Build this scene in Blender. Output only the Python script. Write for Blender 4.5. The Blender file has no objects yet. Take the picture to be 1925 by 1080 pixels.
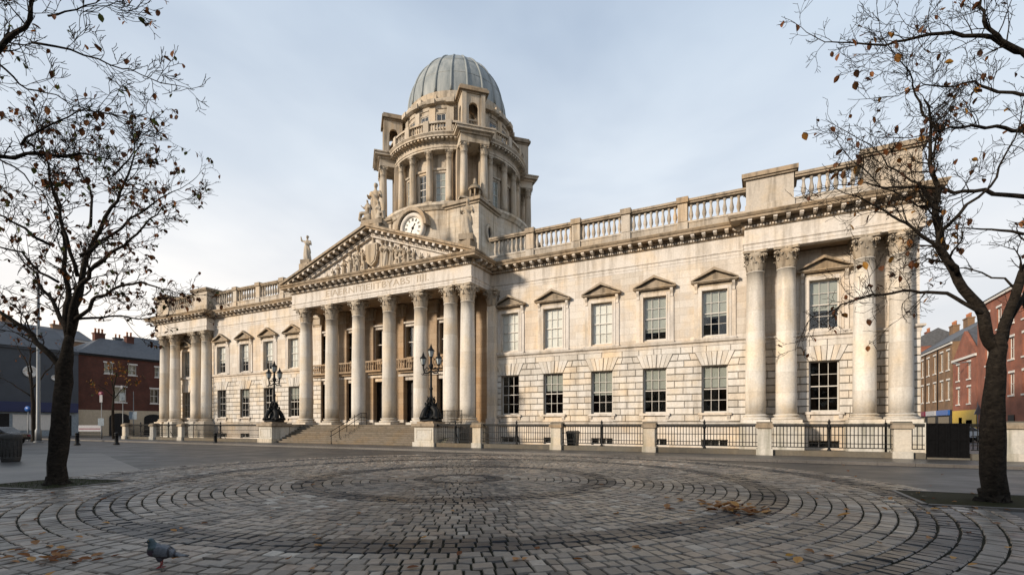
import bpy, bmesh, math, random
from mathutils import Vector, Matrix, noise
random.seed(7)
R = math.radians
scn = bpy.context.scene
COL = scn.collection
# ------------------------------------------------------------------ camera, sky, sun
FPX, CX, HY, EYE = 930.0, 962.5, 797.0, 1.65          # focal length in photo pixels, centre, horizon row, eye height
YAW = math.atan((1440 - CX) / FPX)
CT, ST = math.cos(YAW), math.sin(YAW)
cam = bpy.data.cameras.new('camera'); camo = bpy.data.objects.new('camera', cam); COL.objects.link(camo)
cam.sensor_width = 36.0; cam.lens = FPX / 1925 * 36.0; cam.shift_y = (HY - 540) / 1925
cam.clip_end = 3000; cam.clip_start = 0.05
camo.location = (0, 0, EYE); camo.rotation_euler = (R(90), 0, YAW)
scn.camera = camo
SUN_AZ, SUN_EL = 30.0, 20.0                            # degrees left of the facade normal, above horizon
sun = bpy.data.lights.new('sun', 'SUN'); suno = bpy.data.objects.new('sun', sun); COL.objects.link(suno)
sun.energy = 4.1; sun.angle = R(5); sun.color = (1.0, 0.86, 0.70)
sd = Vector((-math.sin(R(SUN_AZ)) * math.cos(R(SUN_EL)), -math.cos(R(SUN_AZ)) * math.cos(R(SUN_EL)), math.sin(R(SUN_EL))))
suno.rotation_euler = sd.to_track_quat('Z', 'Y').to_euler(); suno.location = (0, 0, 60)
w = bpy.data.worlds.new('World'); scn.world = w; w.use_nodes = True
nt = w.node_tree; nt.nodes.clear()
def N(nt, typ, **kw):
    n = nt.nodes.new(typ)
    for k, v in kw.items():
        if k.startswith('i_'):
            n.inputs[k[2:].replace('_', ' ')].default_value = v
        else: setattr(n, k, v)
    return n
def ramp(nt, fac, stops):
    r = nt.nodes.new('ShaderNodeValToRGB'); e = r.color_ramp.elements
    while len(e) < len(stops): e.new(0.5)
    for i, (p, c) in enumerate(stops):
        e[i].position = p; e[i].color = c if len(c) == 4 else (*c, 1)
    if fac is not None: nt.links.new(fac, r.inputs[0])
    return r
def mix(nt, fac, a, b, blend='MIX'):
    m = nt.nodes.new('ShaderNodeMix'); m.data_type = 'RGBA'; m.blend_type = blend
    for s, v in ((m.inputs[0], fac), (m.inputs[6], a), (m.inputs[7], b)):
        if isinstance(v, (int, float)): s.default_value = v
        elif isinstance(v, tuple): s.default_value = v if len(v) == 4 else (*v, 1)
        else: nt.links.new(v, s)
    return m.outputs[2]
def math_(nt, op, a, b=0.0, clamp=False):
    m = nt.nodes.new('ShaderNodeMath'); m.operation = op; m.use_clamp = clamp
    for s, v in ((m.inputs[0], a), (m.inputs[1], b)):
        if isinstance(v, (int, float)): s.default_value = v
        else: nt.links.new(v, s)
    return m.outputs[0]
sky = N(nt, 'ShaderNodeTexSky', sky_type='NISHITA', sun_disc=False, sun_elevation=R(SUN_EL), altitude=10)
sky.sun_rotation = math.atan2(sd.x, sd.y); sky.air_density = 1.2; sky.dust_density = 2.0
tc = N(nt, 'ShaderNodeTexCoord')
sx = N(nt, 'ShaderNodeSeparateXYZ'); nt.links.new(tc.outputs['Generated'], sx.inputs[0])
mp = N(nt, 'ShaderNodeMapping'); mp.inputs['Scale'].default_value = (1.0, 1.0, 2.6); mp.inputs['Location'].default_value = (3.3, 0.8, 0.35)
nt.links.new(tc.outputs['Generated'], mp.inputs[0])
nz = N(nt, 'ShaderNodeTexNoise', i_Scale=1.5, i_Detail=5.0, i_Roughness=0.48, i_Distortion=0.35); nt.links.new(mp.outputs[0], nz.inputs[0])
nz2 = N(nt, 'ShaderNodeTexNoise', i_Scale=3.4, i_Detail=6.0, i_Roughness=0.5, i_Distortion=0.3); nt.links.new(mp.outputs[0], nz2.inputs[0])
SKY_STR = 0.1
up = ramp(nt, sx.outputs[2], [(0.0, (10.9, 9.9, 8.9)), (0.16, (8.9, 8.65, 8.45)), (0.42, (6.1, 6.8, 7.7)), (0.62, (4.9, 5.8, 7.0)), (1.0, (3.3, 4.1, 5.3))])
cl = ramp(nt, nz.outputs[0], [(0.3, (0.82, 0.85, 0.90)), (0.66, (1.12, 1.10, 1.07))])
cl2 = ramp(nt, nz2.outputs[0], [(0.3, (0.97, 0.975, 0.985)), (0.7, (1.03, 1.03, 1.025))])
cc = mix(nt, 1.0, up.outputs[0], cl.outputs[0], 'MULTIPLY'); cc = mix(nt, 1.0, cc, cl2.outputs[0], 'MULTIPLY')
dp = N(nt, 'ShaderNodeVectorMath', operation='DOT_PRODUCT'); dp.inputs[1].default_value = (-0.92, 0.05, 0.0); nt.links.new(tc.outputs['Generated'], dp.inputs[0])
side = ramp(nt, math_(nt, 'ADD', math_(nt, 'MULTIPLY', dp.outputs['Value'], 0.5), 0.5), [(0.1, (0.86, 0.90, 0.95)), (0.9, (1.16, 1.13, 1.09))])      # the brighter half of the sky lies to the left
cc = mix(nt, 1.0, cc, side.outputs[0], 'MULTIPLY')
cover = ramp(nt, nz.outputs[0], [(0.2, (0.80,) * 3), (0.6, (0.97,) * 3)])
skc = mix(nt, cover.outputs[0], sky.outputs[0], cc)
bg = N(nt, 'ShaderNodeBackground'); bg.inputs[1].default_value = SKY_STR
nt.links.new(skc, bg.inputs[0])
wo = N(nt, 'ShaderNodeOutputWorld'); nt.links.new(bg.outputs[0], wo.inputs[0])
scn.view_settings.view_transform = 'Standard'; scn.view_settings.look = 'None'; scn.view_settings.gamma = 1.0
scn.view_settings.exposure = 0.15; scn.view_settings.use_curve_mapping = False
scn.cycles.use_denoising = True; scn.cycles.max_bounces = 6; scn.cycles.transparent_max_bounces = 12
scn.cycles.sample_clamp_indirect = 6.0; scn.cycles.caustics_reflective = False; scn.cycles.caustics_refractive = False
# ------------------------------------------------------------------ photo pixel -> place, on a known plane
def XP(px, Y):
    t = (px - CX) / FPX
    return Y * (t * CT - ST) / (CT + t * ST)
def ZP(px, py, Y):
    zc = -XP(px, Y) * ST + Y * CT
    return EYE + (HY - py) / FPX * zc
def W(px, py, zc):
    xc = (px - CX) / FPX * zc
    return Vector((xc * CT - zc * ST, xc * ST + zc * CT, EYE + (HY - py) / FPX * zc))
def G(px, py, z=0.0):
    return W(px, py, FPX * (EYE - z) / (py - HY))
def SCR(p):
    zc = -p[0] * ST + p[1] * CT; xc = p[0] * CT + p[1] * ST
    if zc < 0.2: return None
    return (CX + FPX * xc / zc, HY - FPX * (p[2] - EYE) / zc)
def scr_area(pts):
    s = [SCR(p) for p in pts]
    if any(q is None for q in s): return 0
    cx = sum(q[0] for q in s) / len(s); cy = sum(q[1] for q in s) / len(s)
    if not (-5 < cx < 1930 and -5 < cy < 1085): return 0
    return abs(sum(s[i][0] * s[(i + 1) % len(s)][1] - s[(i + 1) % len(s)][0] * s[i][1] for i in range(len(s)))) / 2
# ------------------------------------------------------------------ mesh collecting
WP = {}
class MB:
    def __init__(s): s.v = []; s.f = []; s.sm = []; s.t = None
    def add(s, vs, fs, smooth=False):
        o = len(s.v); s.v += [tuple(p) for p in vs]
        for f in fs: s.f.append(tuple(i + o for i in f)); s.sm.append(smooth)
        return s
    def box(s, x0, x1, y0, y1, z0, z1):
        return s.add([(x0,y0,z0),(x1,y0,z0),(x1,y1,z0),(x0,y1,z0),(x0,y0,z1),(x1,y0,z1),(x1,y1,z1),(x0,y1,z1)],
                     [(0,3,2,1),(4,5,6,7),(0,1,5,4),(1,2,6,5),(2,3,7,6),(3,0,4,7)])
    def obox(s, c, ax, ay, az, hx, hy, hz):
        vs = [Vector(c) + ax * (hx * a) + ay * (hy * b) + az * (hz * d) for d in (-1, 1) for a, b in ((-1,-1),(1,-1),(1,1),(-1,1))]
        return s.add(vs, [(0,3,2,1),(4,5,6,7),(0,1,5,4),(1,2,6,5),(2,3,7,6),(3,0,4,7)])
    def prism_y(s, poly, y0, y1):                      # poly of (x, z), counter-clockwise seen from -Y
        n = len(poly)
        return s.add([(x, y0, z) for x, z in poly] + [(x, y1, z) for x, z in poly],
                     [tuple(range(n)), tuple(range(2*n-1, n-1, -1))] + [((i+1) % n, i, i+n, (i+1) % n + n) for i in range(n)])
    def prism_x(s, poly, x0, x1):                      # poly of (y, z)
        n = len(poly)
        return s.add([(x0, y, z) for y, z in poly] + [(x1, y, z) for y, z in poly],
                     [tuple(range(n))[::-1], tuple(range(n, 2*n))] + [(i, (i+1) % n, (i+1) % n + n, i+n) for i in range(n)])
    def prism_z(s, poly, z0, z1):
        n = len(poly)
        return s.add([(x, y, z0) for x, y in poly] + [(x, y, z1) for x, y in poly],
                     [tuple(range(n))[::-1], tuple(range(n, 2*n))] + [(i, (i+1) % n, (i+1) % n + n, i+n) for i in range(n)])
    def block(s, q, y0, y1, b=0.03):                   # bevelled stone on a wall: q = 4 (x, z) corners, front at y0
        cx = sum(p[0] for p in q) / 4; cz = sum(p[1] for p in q) / 4
        def ins(p):
            dx, dz = cx - p[0], cz - p[1]
            return (p[0] + math.copysign(min(b, abs(dx)), dx), p[1] + math.copysign(min(b, abs(dz)), dz))
        vs = [(x, y1, z) for x, z in q] + [(x, y0 + b, z) for x, z in q] + [(ins(p)[0], y0, ins(p)[1]) for p in q]
        fs = [(8, 9, 10, 11)]
        for i in range(4):
            j = (i + 1) % 4
            fs += [(i, j, j+4, i+4), (i+4, j+4, j+8, i+8)]
        return s.add(vs, fs)
    def lathe(s, prof, n=24, c=(0,0,0), smooth=True, a0=0.0, a1=None, cap=True):
        full = a1 is None; A = 2*math.pi if full else a1 - a0
        m = n if full else n + 1; vs = []; fs = []
        for r, z in prof:
            for i in range(m):
                a = a0 + A * i / n
                vs.append((c[0] + r*math.sin(a), c[1] - r*math.cos(a), c[2] + z))
        for k in range(len(prof)-1):
            for i in range(n):
                j = (i+1) % m
                fs.append((k*m+i, k*m+j, (k+1)*m+j, (k+1)*m+i))
        s.add(vs, fs, smooth)
        if cap and full:
            o = len(s.v) - len(vs)
            if prof[0][0] > 1e-4: s.f.append(tuple(o+i for i in range(m))[::-1]); s.sm.append(False)
            if prof[-1][0] > 1e-4: s.f.append(tuple(o+(len(prof)-1)*m+i for i in range(m))); s.sm.append(False)
        return s
    def tube(s, pts, rad, n=6, smooth=True, cap=True):
        pts = [Vector(p) for p in pts]
        if isinstance(rad, (int, float)): rad = [rad]*len(pts)
        d0 = (pts[1]-pts[0]).normalized()
        u = d0.orthogonal().normalized(); vs = []; fs = []
        for k, p in enumerate(pts):
            d = (pts[min(k+1, len(pts)-1)] - pts[max(k-1, 0)])
            d = d.normalized() if d.length > 1e-9 else d0
            u = (u - d*u.dot(d)); u = u.normalized() if u.length > 1e-6 else d.orthogonal().normalized()
            w_ = d.cross(u)
            for i in range(n):
                a = 2*math.pi*i/n
                vs.append(p + (u*math.cos(a) + w_*math.sin(a))*rad[k])
        for k in range(len(pts)-1):
            for i in range(n):
                j = (i+1) % n
                fs.append((k*n+i, k*n+j, (k+1)*n+j, (k+1)*n+i))
        s.add(vs, fs, smooth)
        if cap:
            o = len(s.v)-len(vs)
            s.f += [tuple(o+i for i in range(n))[::-1], tuple(o+(len(pts)-1)*n+i for i in range(n))]; s.sm += [False, False]
        return s
    def ell(s, c, r, n=10, m=7, rot=None):
        vs = []; fs = []
        for k in range(m+1):
            th = math.pi*k/m
            for i in range(n):
                a = 2*math.pi*i/n
                p = Vector((r[0]*math.sin(th)*math.cos(a), r[1]*math.sin(th)*math.sin(a), -r[2]*math.cos(th)))
                if rot: p = rot @ p
                vs.append(Vector(c)+p)
        for k in range(m):
            for i in range(n):
                j = (i+1) % n; fs.append((k*n+i, k*n+j, (k+1)*n+j, (k+1)*n+i))
        return s.add(vs, fs, True)
    def sweep(s, prof, path, closed=False, smooth=False, cap=True):   # prof of (outward, z); outward is right of travel
        n = len(path); vs = []; fs = []
        for i, p in enumerate(path):
            a = path[i-1] if (i > 0 or closed) else None
            b = path[(i+1) % n] if (i < n-1 or closed) else None
            ds = []
            if a is not None: ds.append((Vector(p)-Vector(a)).normalized())
            if b is not None: ds.append((Vector(b)-Vector(p)).normalized())
            ns = [Vector((d.y, -d.x)) for d in ds]
            if len(ns) == 2:
                m_ = (ns[0]+ns[1]); m_ = m_.normalized() / max(0.3, m_.normalized().dot(ns[0]))
            else: m_ = ns[0]
            for d, z in prof: vs.append((p[0]+m_.x*d, p[1]+m_.y*d, z))
        k = len(prof)
        for i in range(n if closed else n-1):
            j = (i+1) % n
            for q in range(k-1): fs.append((i*k+q, j*k+q, j*k+q+1, i*k+q+1))
        s.add(vs, fs, smooth)
        if cap and not closed:
            o = len(s.v)-len(vs); s.f += [tuple(o+q for q in range(k)), tuple(o+(n-1)*k+q for q in range(k))[::-1]]; s.sm += [False, False]
        return s
    def mesh(s, name, mat):
        me = bpy.data.meshes.new(name); me.from_pydata(s.v, [], s.f)
        me.polygons.foreach_set('use_smooth', s.sm)
        if s.t is not None:
            at = me.attributes.new('tint', 'FLOAT', 'POINT'); at.data.foreach_set('value', s.t)
        if mat is not None: me.materials.append(mat)
        return me
    def build(s, name, mat, parent=None, at=None):
        return link(name, s.mesh(name, mat), parent, at)
def link(name, me, parent=None, at=None, rot=None, scale=None):
    o = bpy.data.objects.new(name, me); COL.objects.link(o)
    p = Vector(at) if at is not None else Vector((0, 0, 0))
    if parent is not None:
        o.parent = parent; o.location = p - WP.get(parent, Vector((0, 0, 0)))
    else: o.location = p
    WP[o] = p
    if rot is not None: o.rotation_euler = rot
    if scale is not None: o.scale = scale if not isinstance(scale, (int, float)) else (scale,)*3
    return o
def thing(name, label, cat, loc=(0,0,0), group=None, rz=0.0):
    o = bpy.data.objects.new(name, None); COL.objects.link(o); o.location = loc; WP[o] = Vector(loc)
    o.rotation_euler.z = rz; o.empty_display_size = 0.3
    return tag(o, label, cat, group)
def local(o): WP[o] = Vector((0, 0, 0)); return o        # children of o are given in o's own coordinates
def tag(o, label, cat, group=None):
    o['label'] = label; o['category'] = cat
    if group: o['group'] = group
    return o
def struct(o): o['kind'] = 'structure'; return o
def stuff(o): o['kind'] = 'stuff'; return o
def remesh(mb, vox, name, mat, dec=None):
    me = mb.mesh('tmp', None); o = bpy.data.objects.new('tmp', me); COL.objects.link(o)
    m = o.modifiers.new('r', 'REMESH'); m.mode = 'VOXEL'; m.voxel_size = vox; m.use_smooth_shade = True
    sm = o.modifiers.new('s', 'SMOOTH'); sm.iterations = 2
    if dec:
        d = o.modifiers.new('d', 'DECIMATE'); d.ratio = dec
    dg = bpy.context.evaluated_depsgraph_get()
    r = bpy.data.meshes.new_from_object(o.evaluated_get(dg)); r.name = name
    bpy.data.objects.remove(o); bpy.data.meshes.remove(me)
    r.materials.clear()
    if mat: r.materials.append(mat)
    r.polygons.foreach_set('use_smooth', [True]*len(r.polygons))
    return r
# ------------------------------------------------------------------ materials
M = {}
def newmat(name):
    m = bpy.data.materials.new(name); m.use_nodes = True; t = m.node_tree
    b = t.nodes['Principled BSDF']; M[name] = m
    return m, t, b
def plain(name, col, rough=0.6, metal=0.0, var=0.25, scale=6.0, bump=0.0, spec=0.5):
    m, t, b = newmat(name); c = N(t, 'ShaderNodeTexCoord'); n = N(t, 'ShaderNodeTexNoise', i_Scale=scale, i_Detail=6.0, i_Roughness=0.6)
    t.links.new(c.outputs['Object'], n.inputs[0])
    r = ramp(t, n.outputs[0], [(0.3, tuple(x*(1-var) for x in col)), (0.7, tuple(x*(1+var) for x in col))])
    t.links.new(r.outputs[0], b.inputs['Base Color']); b.inputs['Roughness'].default_value = rough
    b.inputs['Metallic'].default_value = metal; b.inputs['Specular IOR Level'].default_value = spec
    if bump:
        bp = N(t, 'ShaderNodeBump', i_Strength=bump, i_Distance=0.02); t.links.new(n.outputs[0], bp.inputs['Height']); t.links.new(bp.outputs[0], b.inputs['Normal'])
    return m
def stone(name, base, dirt=(0.20, 0.165, 0.12), amount=0.5, ashlar=None, drum=None, moss=0.8, tintvar=0.10, rough=0.85, moss_col=(0.075, 0.068, 0.05)):
    m, t, b = newmat(name); L = t.links.new
    c = N(t, 'ShaderNodeTexCoord'); g = N(t, 'ShaderNodeNewGeometry'); oi = N(t, 'ShaderNodeObjectInfo')
    pos = g.outputs['Position']
    n1 = N(t, 'ShaderNodeTexNoise', i_Scale=0.45, i_Detail=7.0, i_Roughness=0.62); L(pos, n1.inputs[0])
    mp = N(t, 'ShaderNodeMapping'); mp.inputs['Scale'].default_value = (1.6, 1.6, 0.16); L(pos, mp.inputs[0])
    n2 = N(t, 'ShaderNodeTexNoise', i_Scale=1.5, i_Detail=6.0, i_Roughness=0.6); L(mp.outputs[0], n2.inputs[0])
    n3 = N(t, 'ShaderNodeTexNoise', i_Scale=9.0, i_Detail=5.0, i_Roughness=0.7); L(pos, n3.inputs[0])
    warm = (base[0]*1.05, base[1]*0.95, base[2]*0.80); cool = (base[0]*0.95, base[1]*0.97, base[2]*0.99)
    r1 = ramp(t, n1.outputs[0], [(0.32, warm), (0.52, base), (0.72, cool)])
    rnd = math_(t, 'FRACT', math_(t, 'ADD', math_(t, 'MULTIPLY', g.outputs['Random Per Island'], 7.31), oi.outputs['Random']))
    rc = ramp(t, rnd, [(0.0, (1-tintvar*1.5, 1-tintvar*1.7, 1-tintvar*2.0)), (0.35, (1, 1, 1)), (0.75, (1+tintvar*0.4,)*3), (1.0, (1+tintvar*0.3, 1-tintvar*0.5, 1-tintvar*1.5))])
    col = mix(t, 1.0, r1.outputs[0], rc.outputs[0], 'MULTIPLY')
    r2 = ramp(t, n2.outputs[0], [(0.47, (0, 0, 0)), (0.74, (1, 1, 1))])
    col = mix(t, math_(t, 'MULTIPLY', r2.outputs[0], amount), col, dirt)
    r3 = ramp(t, n3.outputs[0], [(0.35, (0.88,)*3), (0.65, (1.07,)*3)])
    col = mix(t, 1.0, col, r3.outputs[0], 'MULTIPLY')
    h = n3.outputs[0]
    sp = N(t, 'ShaderNodeSeparateXYZ'); L(pos, sp.inputs[0])
    if ashlar or drum:
        if ashlar:
            cm = N(t, 'ShaderNodeCombineXYZ'); L(math_(t, 'ADD', sp.outputs[0], sp.outputs[1]), cm.inputs[0]); L(sp.outputs[2], cm.inputs[1])
            bk = N(t, 'ShaderNodeTexBrick'); L(cm.outputs[0], bk.inputs[0])
            bk.inputs['Scale'].default_value = 1.0; bk.inputs['Brick Width'].default_value = ashlar[0]; bk.inputs['Row Height'].default_value = ashlar[1]
            bk.inputs['Mortar Size'].default_value = 0.012; bk.inputs['Mortar Smooth'].default_value = 0.3; bk.inputs['Bias'].default_value = 0.0
            bk.inputs['Color1'].default_value = (0.90, 0.87, 0.83, 1); bk.inputs['Color2'].default_value = (1.06, 1.06, 1.05, 1); bk.inputs['Mortar'].default_value = (0.72, 0.68, 0.62, 1)
            col = mix(t, 1.0, col, bk.outputs[0], 'MULTIPLY')
        else:
            zz = math_(t, 'DIVIDE', math_(t, 'ADD', sp.outputs[2], math_(t, 'MULTIPLY', oi.outputs['Random'], 0.9)), drum)
            fl = math_(t, 'FLOOR', zz); wn = N(t, 'ShaderNodeTexWhiteNoise', noise_dimensions='2D')
            cm = N(t, 'ShaderNodeCombineXYZ'); L(fl, cm.inputs[0]); L(oi.outputs['Random'], cm.inputs[1]); L(cm.outputs[0], wn.inputs[0])
            rr = ramp(t, wn.outputs[0], [(0, (0.86, 0.83, 0.79)), (0.5, (1, 1, 1)), (1, (1.06, 1.06, 1.06))])
            col = mix(t, 1.0, col, rr.outputs[0], 'MULTIPLY')
            fr = math_(t, 'FRACT', zz); jl = ramp(t, fr, [(0.0, (0.72,)*3), (0.018, (1, 1, 1))])
            col = mix(t, 1.0, col, jl.outputs[0], 'MULTIPLY')
    if moss:
        nn = N(t, 'ShaderNodeSeparateXYZ'); L(g.outputs['Normal'], nn.inputs[0])
        upf = ramp(t, nn.outputs[2], [(0.35, (0, 0, 0)), (0.75, (1, 1, 1))])
        mr = ramp(t, n1.outputs[0], [(0.25, (0.55,)*3), (0.6, (1, 1, 1))])
        col = mix(t, math_(t, 'MULTIPLY', math_(t, 'MULTIPLY', upf.outputs[0], mr.outputs[0]), moss), col, moss_col)
    L(col, b.inputs['Base Color']); b.inputs['Roughness'].default_value = rough; b.inputs['Specular IOR Level'].default_value = 0.25
    bp = N(t, 'ShaderNodeBump', i_Strength=0.35, i_Distance=0.02); L(h, bp.inputs['Height']); L(bp.outputs[0], b.inputs['Normal'])
    return m
LIME = (0.655, 0.605, 0.545)
stone('limestone', LIME, amount=0.62)
stone('limestone_ashlar', LIME, ashlar=(1.35, 0.5), amount=0.38)
stone('limestone_rustic', (0.665, 0.625, 0.565), amount=0.5, tintvar=0.11)
stone('limestone_joint', (0.30, 0.25, 0.19), amount=0.4)
stone('limestone_column', (0.68, 0.64, 0.575), drum=1.25, amount=0.42, moss=0.4)
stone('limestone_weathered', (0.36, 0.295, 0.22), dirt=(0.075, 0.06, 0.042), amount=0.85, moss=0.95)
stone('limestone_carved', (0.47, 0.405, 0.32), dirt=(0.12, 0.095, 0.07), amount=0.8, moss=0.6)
stone('limestone_pale', (0.56, 0.53, 0.47), dirt=(0.14, 0.14, 0.09), amount=0.75, moss=0.9, moss_col=(0.09, 0.09, 0.05))
stone('tower_ashlar', (0.56, 0.495, 0.41), dirt=(0.15, 0.12, 0.085), amount=0.85, ashlar=(1.2, 0.48))
stone('tower_stone', (0.52, 0.45, 0.36), dirt=(0.13, 0.105, 0.075), amount=0.85)
stone('step_stone', (0.215, 0.18, 0.14), dirt=(0.09, 0.08, 0.055), amount=0.6, moss=0.35)
stone('interior_stone', (0.40, 0.305, 0.215), amount=0.6, ashlar=(1.35, 0.5))  # base darkened to put the portico's deep shade into the colour
stone('grey_rubble', (0.13, 0.12, 0.10), amount=0.6, moss=0.6)
stone('limestone_sooty', (0.50, 0.445, 0.375), dirt=(0.10, 0.082, 0.06), amount=0.85, moss=0.9)
plain('iron', (0.009, 0.0095, 0.010), 0.6, 0.0, 0.3, 20, 0.15, 0.22)
plain('sash_paint', (0.62, 0.58, 0.52), 0.5, var=0.1)
plain('blind', (0.34, 0.35, 0.31), 0.9, var=0.08, scale=2)
plain('white_blind', (0.80, 0.78, 0.72), 0.9, var=0.06, scale=2)
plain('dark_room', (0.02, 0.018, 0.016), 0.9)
plain('door_wood', (0.016, 0.012, 0.010), 0.5)
plain('gold', (0.35, 0.22, 0.05), 0.4, 0.6)
plain('clock_white', (0.62, 0.60, 0.54), 0.5, var=0.04)
plain('letter', (0.40, 0.34, 0.265), 0.9)
# window glass: a thin reflective pane one can see through
m, t, b = newmat('glass'); t.nodes.remove(b)
lw_ = N(t, 'ShaderNodeLayerWeight'); lw_.inputs[0].default_value = 0.5; gl = N(t, 'ShaderNodeBsdfGlossy'); gl.inputs['Roughness'].default_value = 0.03; gl.inputs['Color'].default_value = (0.9, 0.93, 0.95, 1)
tr = N(t, 'ShaderNodeBsdfTransparent'); tr.inputs[0].default_value = (0.96, 0.97, 0.965, 1); mx = N(t, 'ShaderNodeMixShader')
gm = N(t, 'ShaderNodeNewGeometry'); gn = N(t, 'ShaderNodeTexNoise', i_Scale=1.3, i_Detail=2.0); t.links.new(gm.outputs['Position'], gn.inputs[0])
gb = N(t, 'ShaderNodeBump', i_Strength=0.025, i_Distance=0.08); t.links.new(gn.outputs[0], gb.inputs['Height']); t.links.new(gb.outputs[0], gl.inputs['Normal'])
t.links.new(math_(t, 'ADD', math_(t, 'MULTIPLY', math_(t, 'POWER', lw_.outputs['Facing'], 4.0), 0.9), 0.045, True), mx.inputs[0])
t.links.new(tr.outputs[0], mx.inputs[1]); t.links.new(gl.outputs[0], mx.inputs[2]); t.links.new(mx.outputs[0], t.nodes['Material Output'].inputs[0])
# lead of the dome
m, t, b = newmat('lead'); g = N(t, 'ShaderNodeNewGeometry'); mp = N(t, 'ShaderNodeMapping'); mp.inputs['Scale'].default_value = (1.6, 1.6, 0.22)
t.links.new(g.outputs['Position'], mp.inputs[0]); n1 = N(t, 'ShaderNodeTexNoise', i_Scale=1.2, i_Detail=7.0, i_Roughness=0.65); t.links.new(mp.outputs[0], n1.inputs[0])
r1 = ramp(t, n1.outputs[0], [(0.3, (0.15, 0.17, 0.17)), (0.5, (0.25, 0.27, 0.265)), (0.7, (0.34, 0.35, 0.33))]); t.links.new(r1.outputs[0], b.inputs['Base Color'])
b.inputs['Roughness'].default_value = 0.55; b.inputs['Specular IOR Level'].default_value = 0.5
# setts: colour varies stone by stone through the tint attribute
m, t, b = newmat('sett'); at = N(t, 'ShaderNodeAttribute', attribute_name='tint'); g = N(t, 'ShaderNodeNewGeometry')
n1 = N(t, 'ShaderNodeTexNoise', i_Scale=14.0, i_Detail=6.0, i_Roughness=0.7); t.links.new(g.outputs['Position'], n1.inputs[0])
n2 = N(t, 'ShaderNodeTexNoise', i_Scale=0.5, i_Detail=4.0); t.links.new(g.outputs['Position'], n2.inputs[0])
rt = ramp(t, at.outputs['Fac'], [(0.0, (0.016, 0.017, 0.020)), (0.2, (0.036, 0.037, 0.039)), (0.3, (0.112, 0.097, 0.083)), (0.6, (0.212, 0.186, 0.158)), (0.8, (0.250, 0.192, 0.148)), (1.0, (0.385, 0.348, 0.303))])
cq = mix(t, 1.0, rt.outputs[0], ramp(t, n1.outputs[0], [(0.3, (0.72,)*3), (0.7, (1.25,)*3)]).outputs[0], 'MULTIPLY')
cq = mix(t, 1.0, cq, ramp(t, n2.outputs[0], [(0.3, (0.75, 0.77, 0.78)), (0.7, (1.12, 1.10, 1.06))]).outputs[0], 'MULTIPLY')
t.links.new(cq, b.inputs['Base Color'])
t.links.new(ramp(t, n2.outputs[0], [(0.35, (0.27,)*3), (0.65, (0.50,)*3)]).outputs[0], b.inputs['Roughness']); b.inputs['Specular IOR Level'].default_value = 0.4
bp = N(t, 'ShaderNodeBump', i_Strength=0.5, i_Distance=0.01); t.links.new(n1.outputs[0], bp.inputs['Height']); t.links.new(bp.outputs[0], b.inputs['Normal'])
def ground_mat(name, c1, c2, scale, rough, bump=0.4, big=0.25, spec=0.4):
    m, t, b = newmat(name); g = N(t, 'ShaderNodeNewGeometry')
    n1 = N(t, 'ShaderNodeTexNoise', i_Scale=scale, i_Detail=8.0, i_Roughness=0.7); t.links.new(g.outputs['Position'], n1.inputs[0])
    n2 = N(t, 'ShaderNodeTexNoise', i_Scale=big, i_Detail=5.0, i_Roughness=0.6); t.links.new(g.outputs['Position'], n2.inputs[0])
    cq = mix(t, 1.0, ramp(t, n1.outputs[0], [(0.3, c1), (0.7, c2)]).outputs[0], ramp(t, n2.outputs[0], [(0.3, (0.7,)*3), (0.7, (1.2,)*3)]).outputs[0], 'MULTIPLY')
    t.links.new(cq, b.inputs['Base Color'])
    t.links.new(ramp(t, n2.outputs[0], [(0.4, (rough*0.7,)*3), (0.65, (rough,)*3)]).outputs[0], b.inputs['Roughness'])
    b.inputs['Specular IOR Level'].default_value = spec
    bp = N(t, 'ShaderNodeBump', i_Strength=bump, i_Distance=0.01); t.links.new(n1.outputs[0], bp.inputs['Height']); t.links.new(bp.outputs[0], b.inputs['Normal'])
    return m
ground_mat('asphalt', (0.032, 0.030, 0.028), (0.066, 0.061, 0.056), 40, 0.6, big=0.6)
ground_mat('slab', (0.045, 0.043, 0.041), (0.082, 0.077, 0.072), 12, 0.5)
ground_mat('kerb', (0.10, 0.092, 0.084), (0.17, 0.155, 0.14), 10, 0.7)
ground_mat('joint', (0.010, 0.010, 0.007), (0.026, 0.027, 0.014), 6, 0.95, spec=0.05)
ground_mat('soil', (0.018, 0.015, 0.009), (0.035, 0.036, 0.014), 9, 0.95, 0.8, spec=0.05)
ground_mat('gravel', (0.09, 0.08, 0.07), (0.17, 0.155, 0.13), 30, 0.9)
def bark(name, c1, c2):
    m, t, b = newmat(name); c = N(t, 'ShaderNodeNewGeometry'); mp = N(t, 'ShaderNodeMapping'); mp.inputs['Scale'].default_value = (9, 9, 16)
    t.links.new(c.outputs['Position'], mp.inputs[0]); n = N(t, 'ShaderNodeTexNoise', i_Scale=1.0, i_Detail=8.0, i_Roughness=0.7, i_Distortion=0.6); t.links.new(mp.outputs[0], n.inputs[0])
    t.links.new(ramp(t, n.outputs[0], [(0.35, c1), (0.62, c2), (0.8, tuple(x*2.2 for x in c2))]).outputs[0], b.inputs['Base Color']); b.inputs['Roughness'].default_value = 0.95; b.inputs['Specular IOR Level'].default_value = 0.15
    bp = N(t, 'ShaderNodeBump', i_Strength=1.0, i_Distance=0.05); t.links.new(n.outputs[0], bp.inputs['Height']); t.links.new(bp.outputs[0], b.inputs['Normal'])
bark('bark', (0.009, 0.007, 0.0055), (0.040, 0.032, 0.024))
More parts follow.
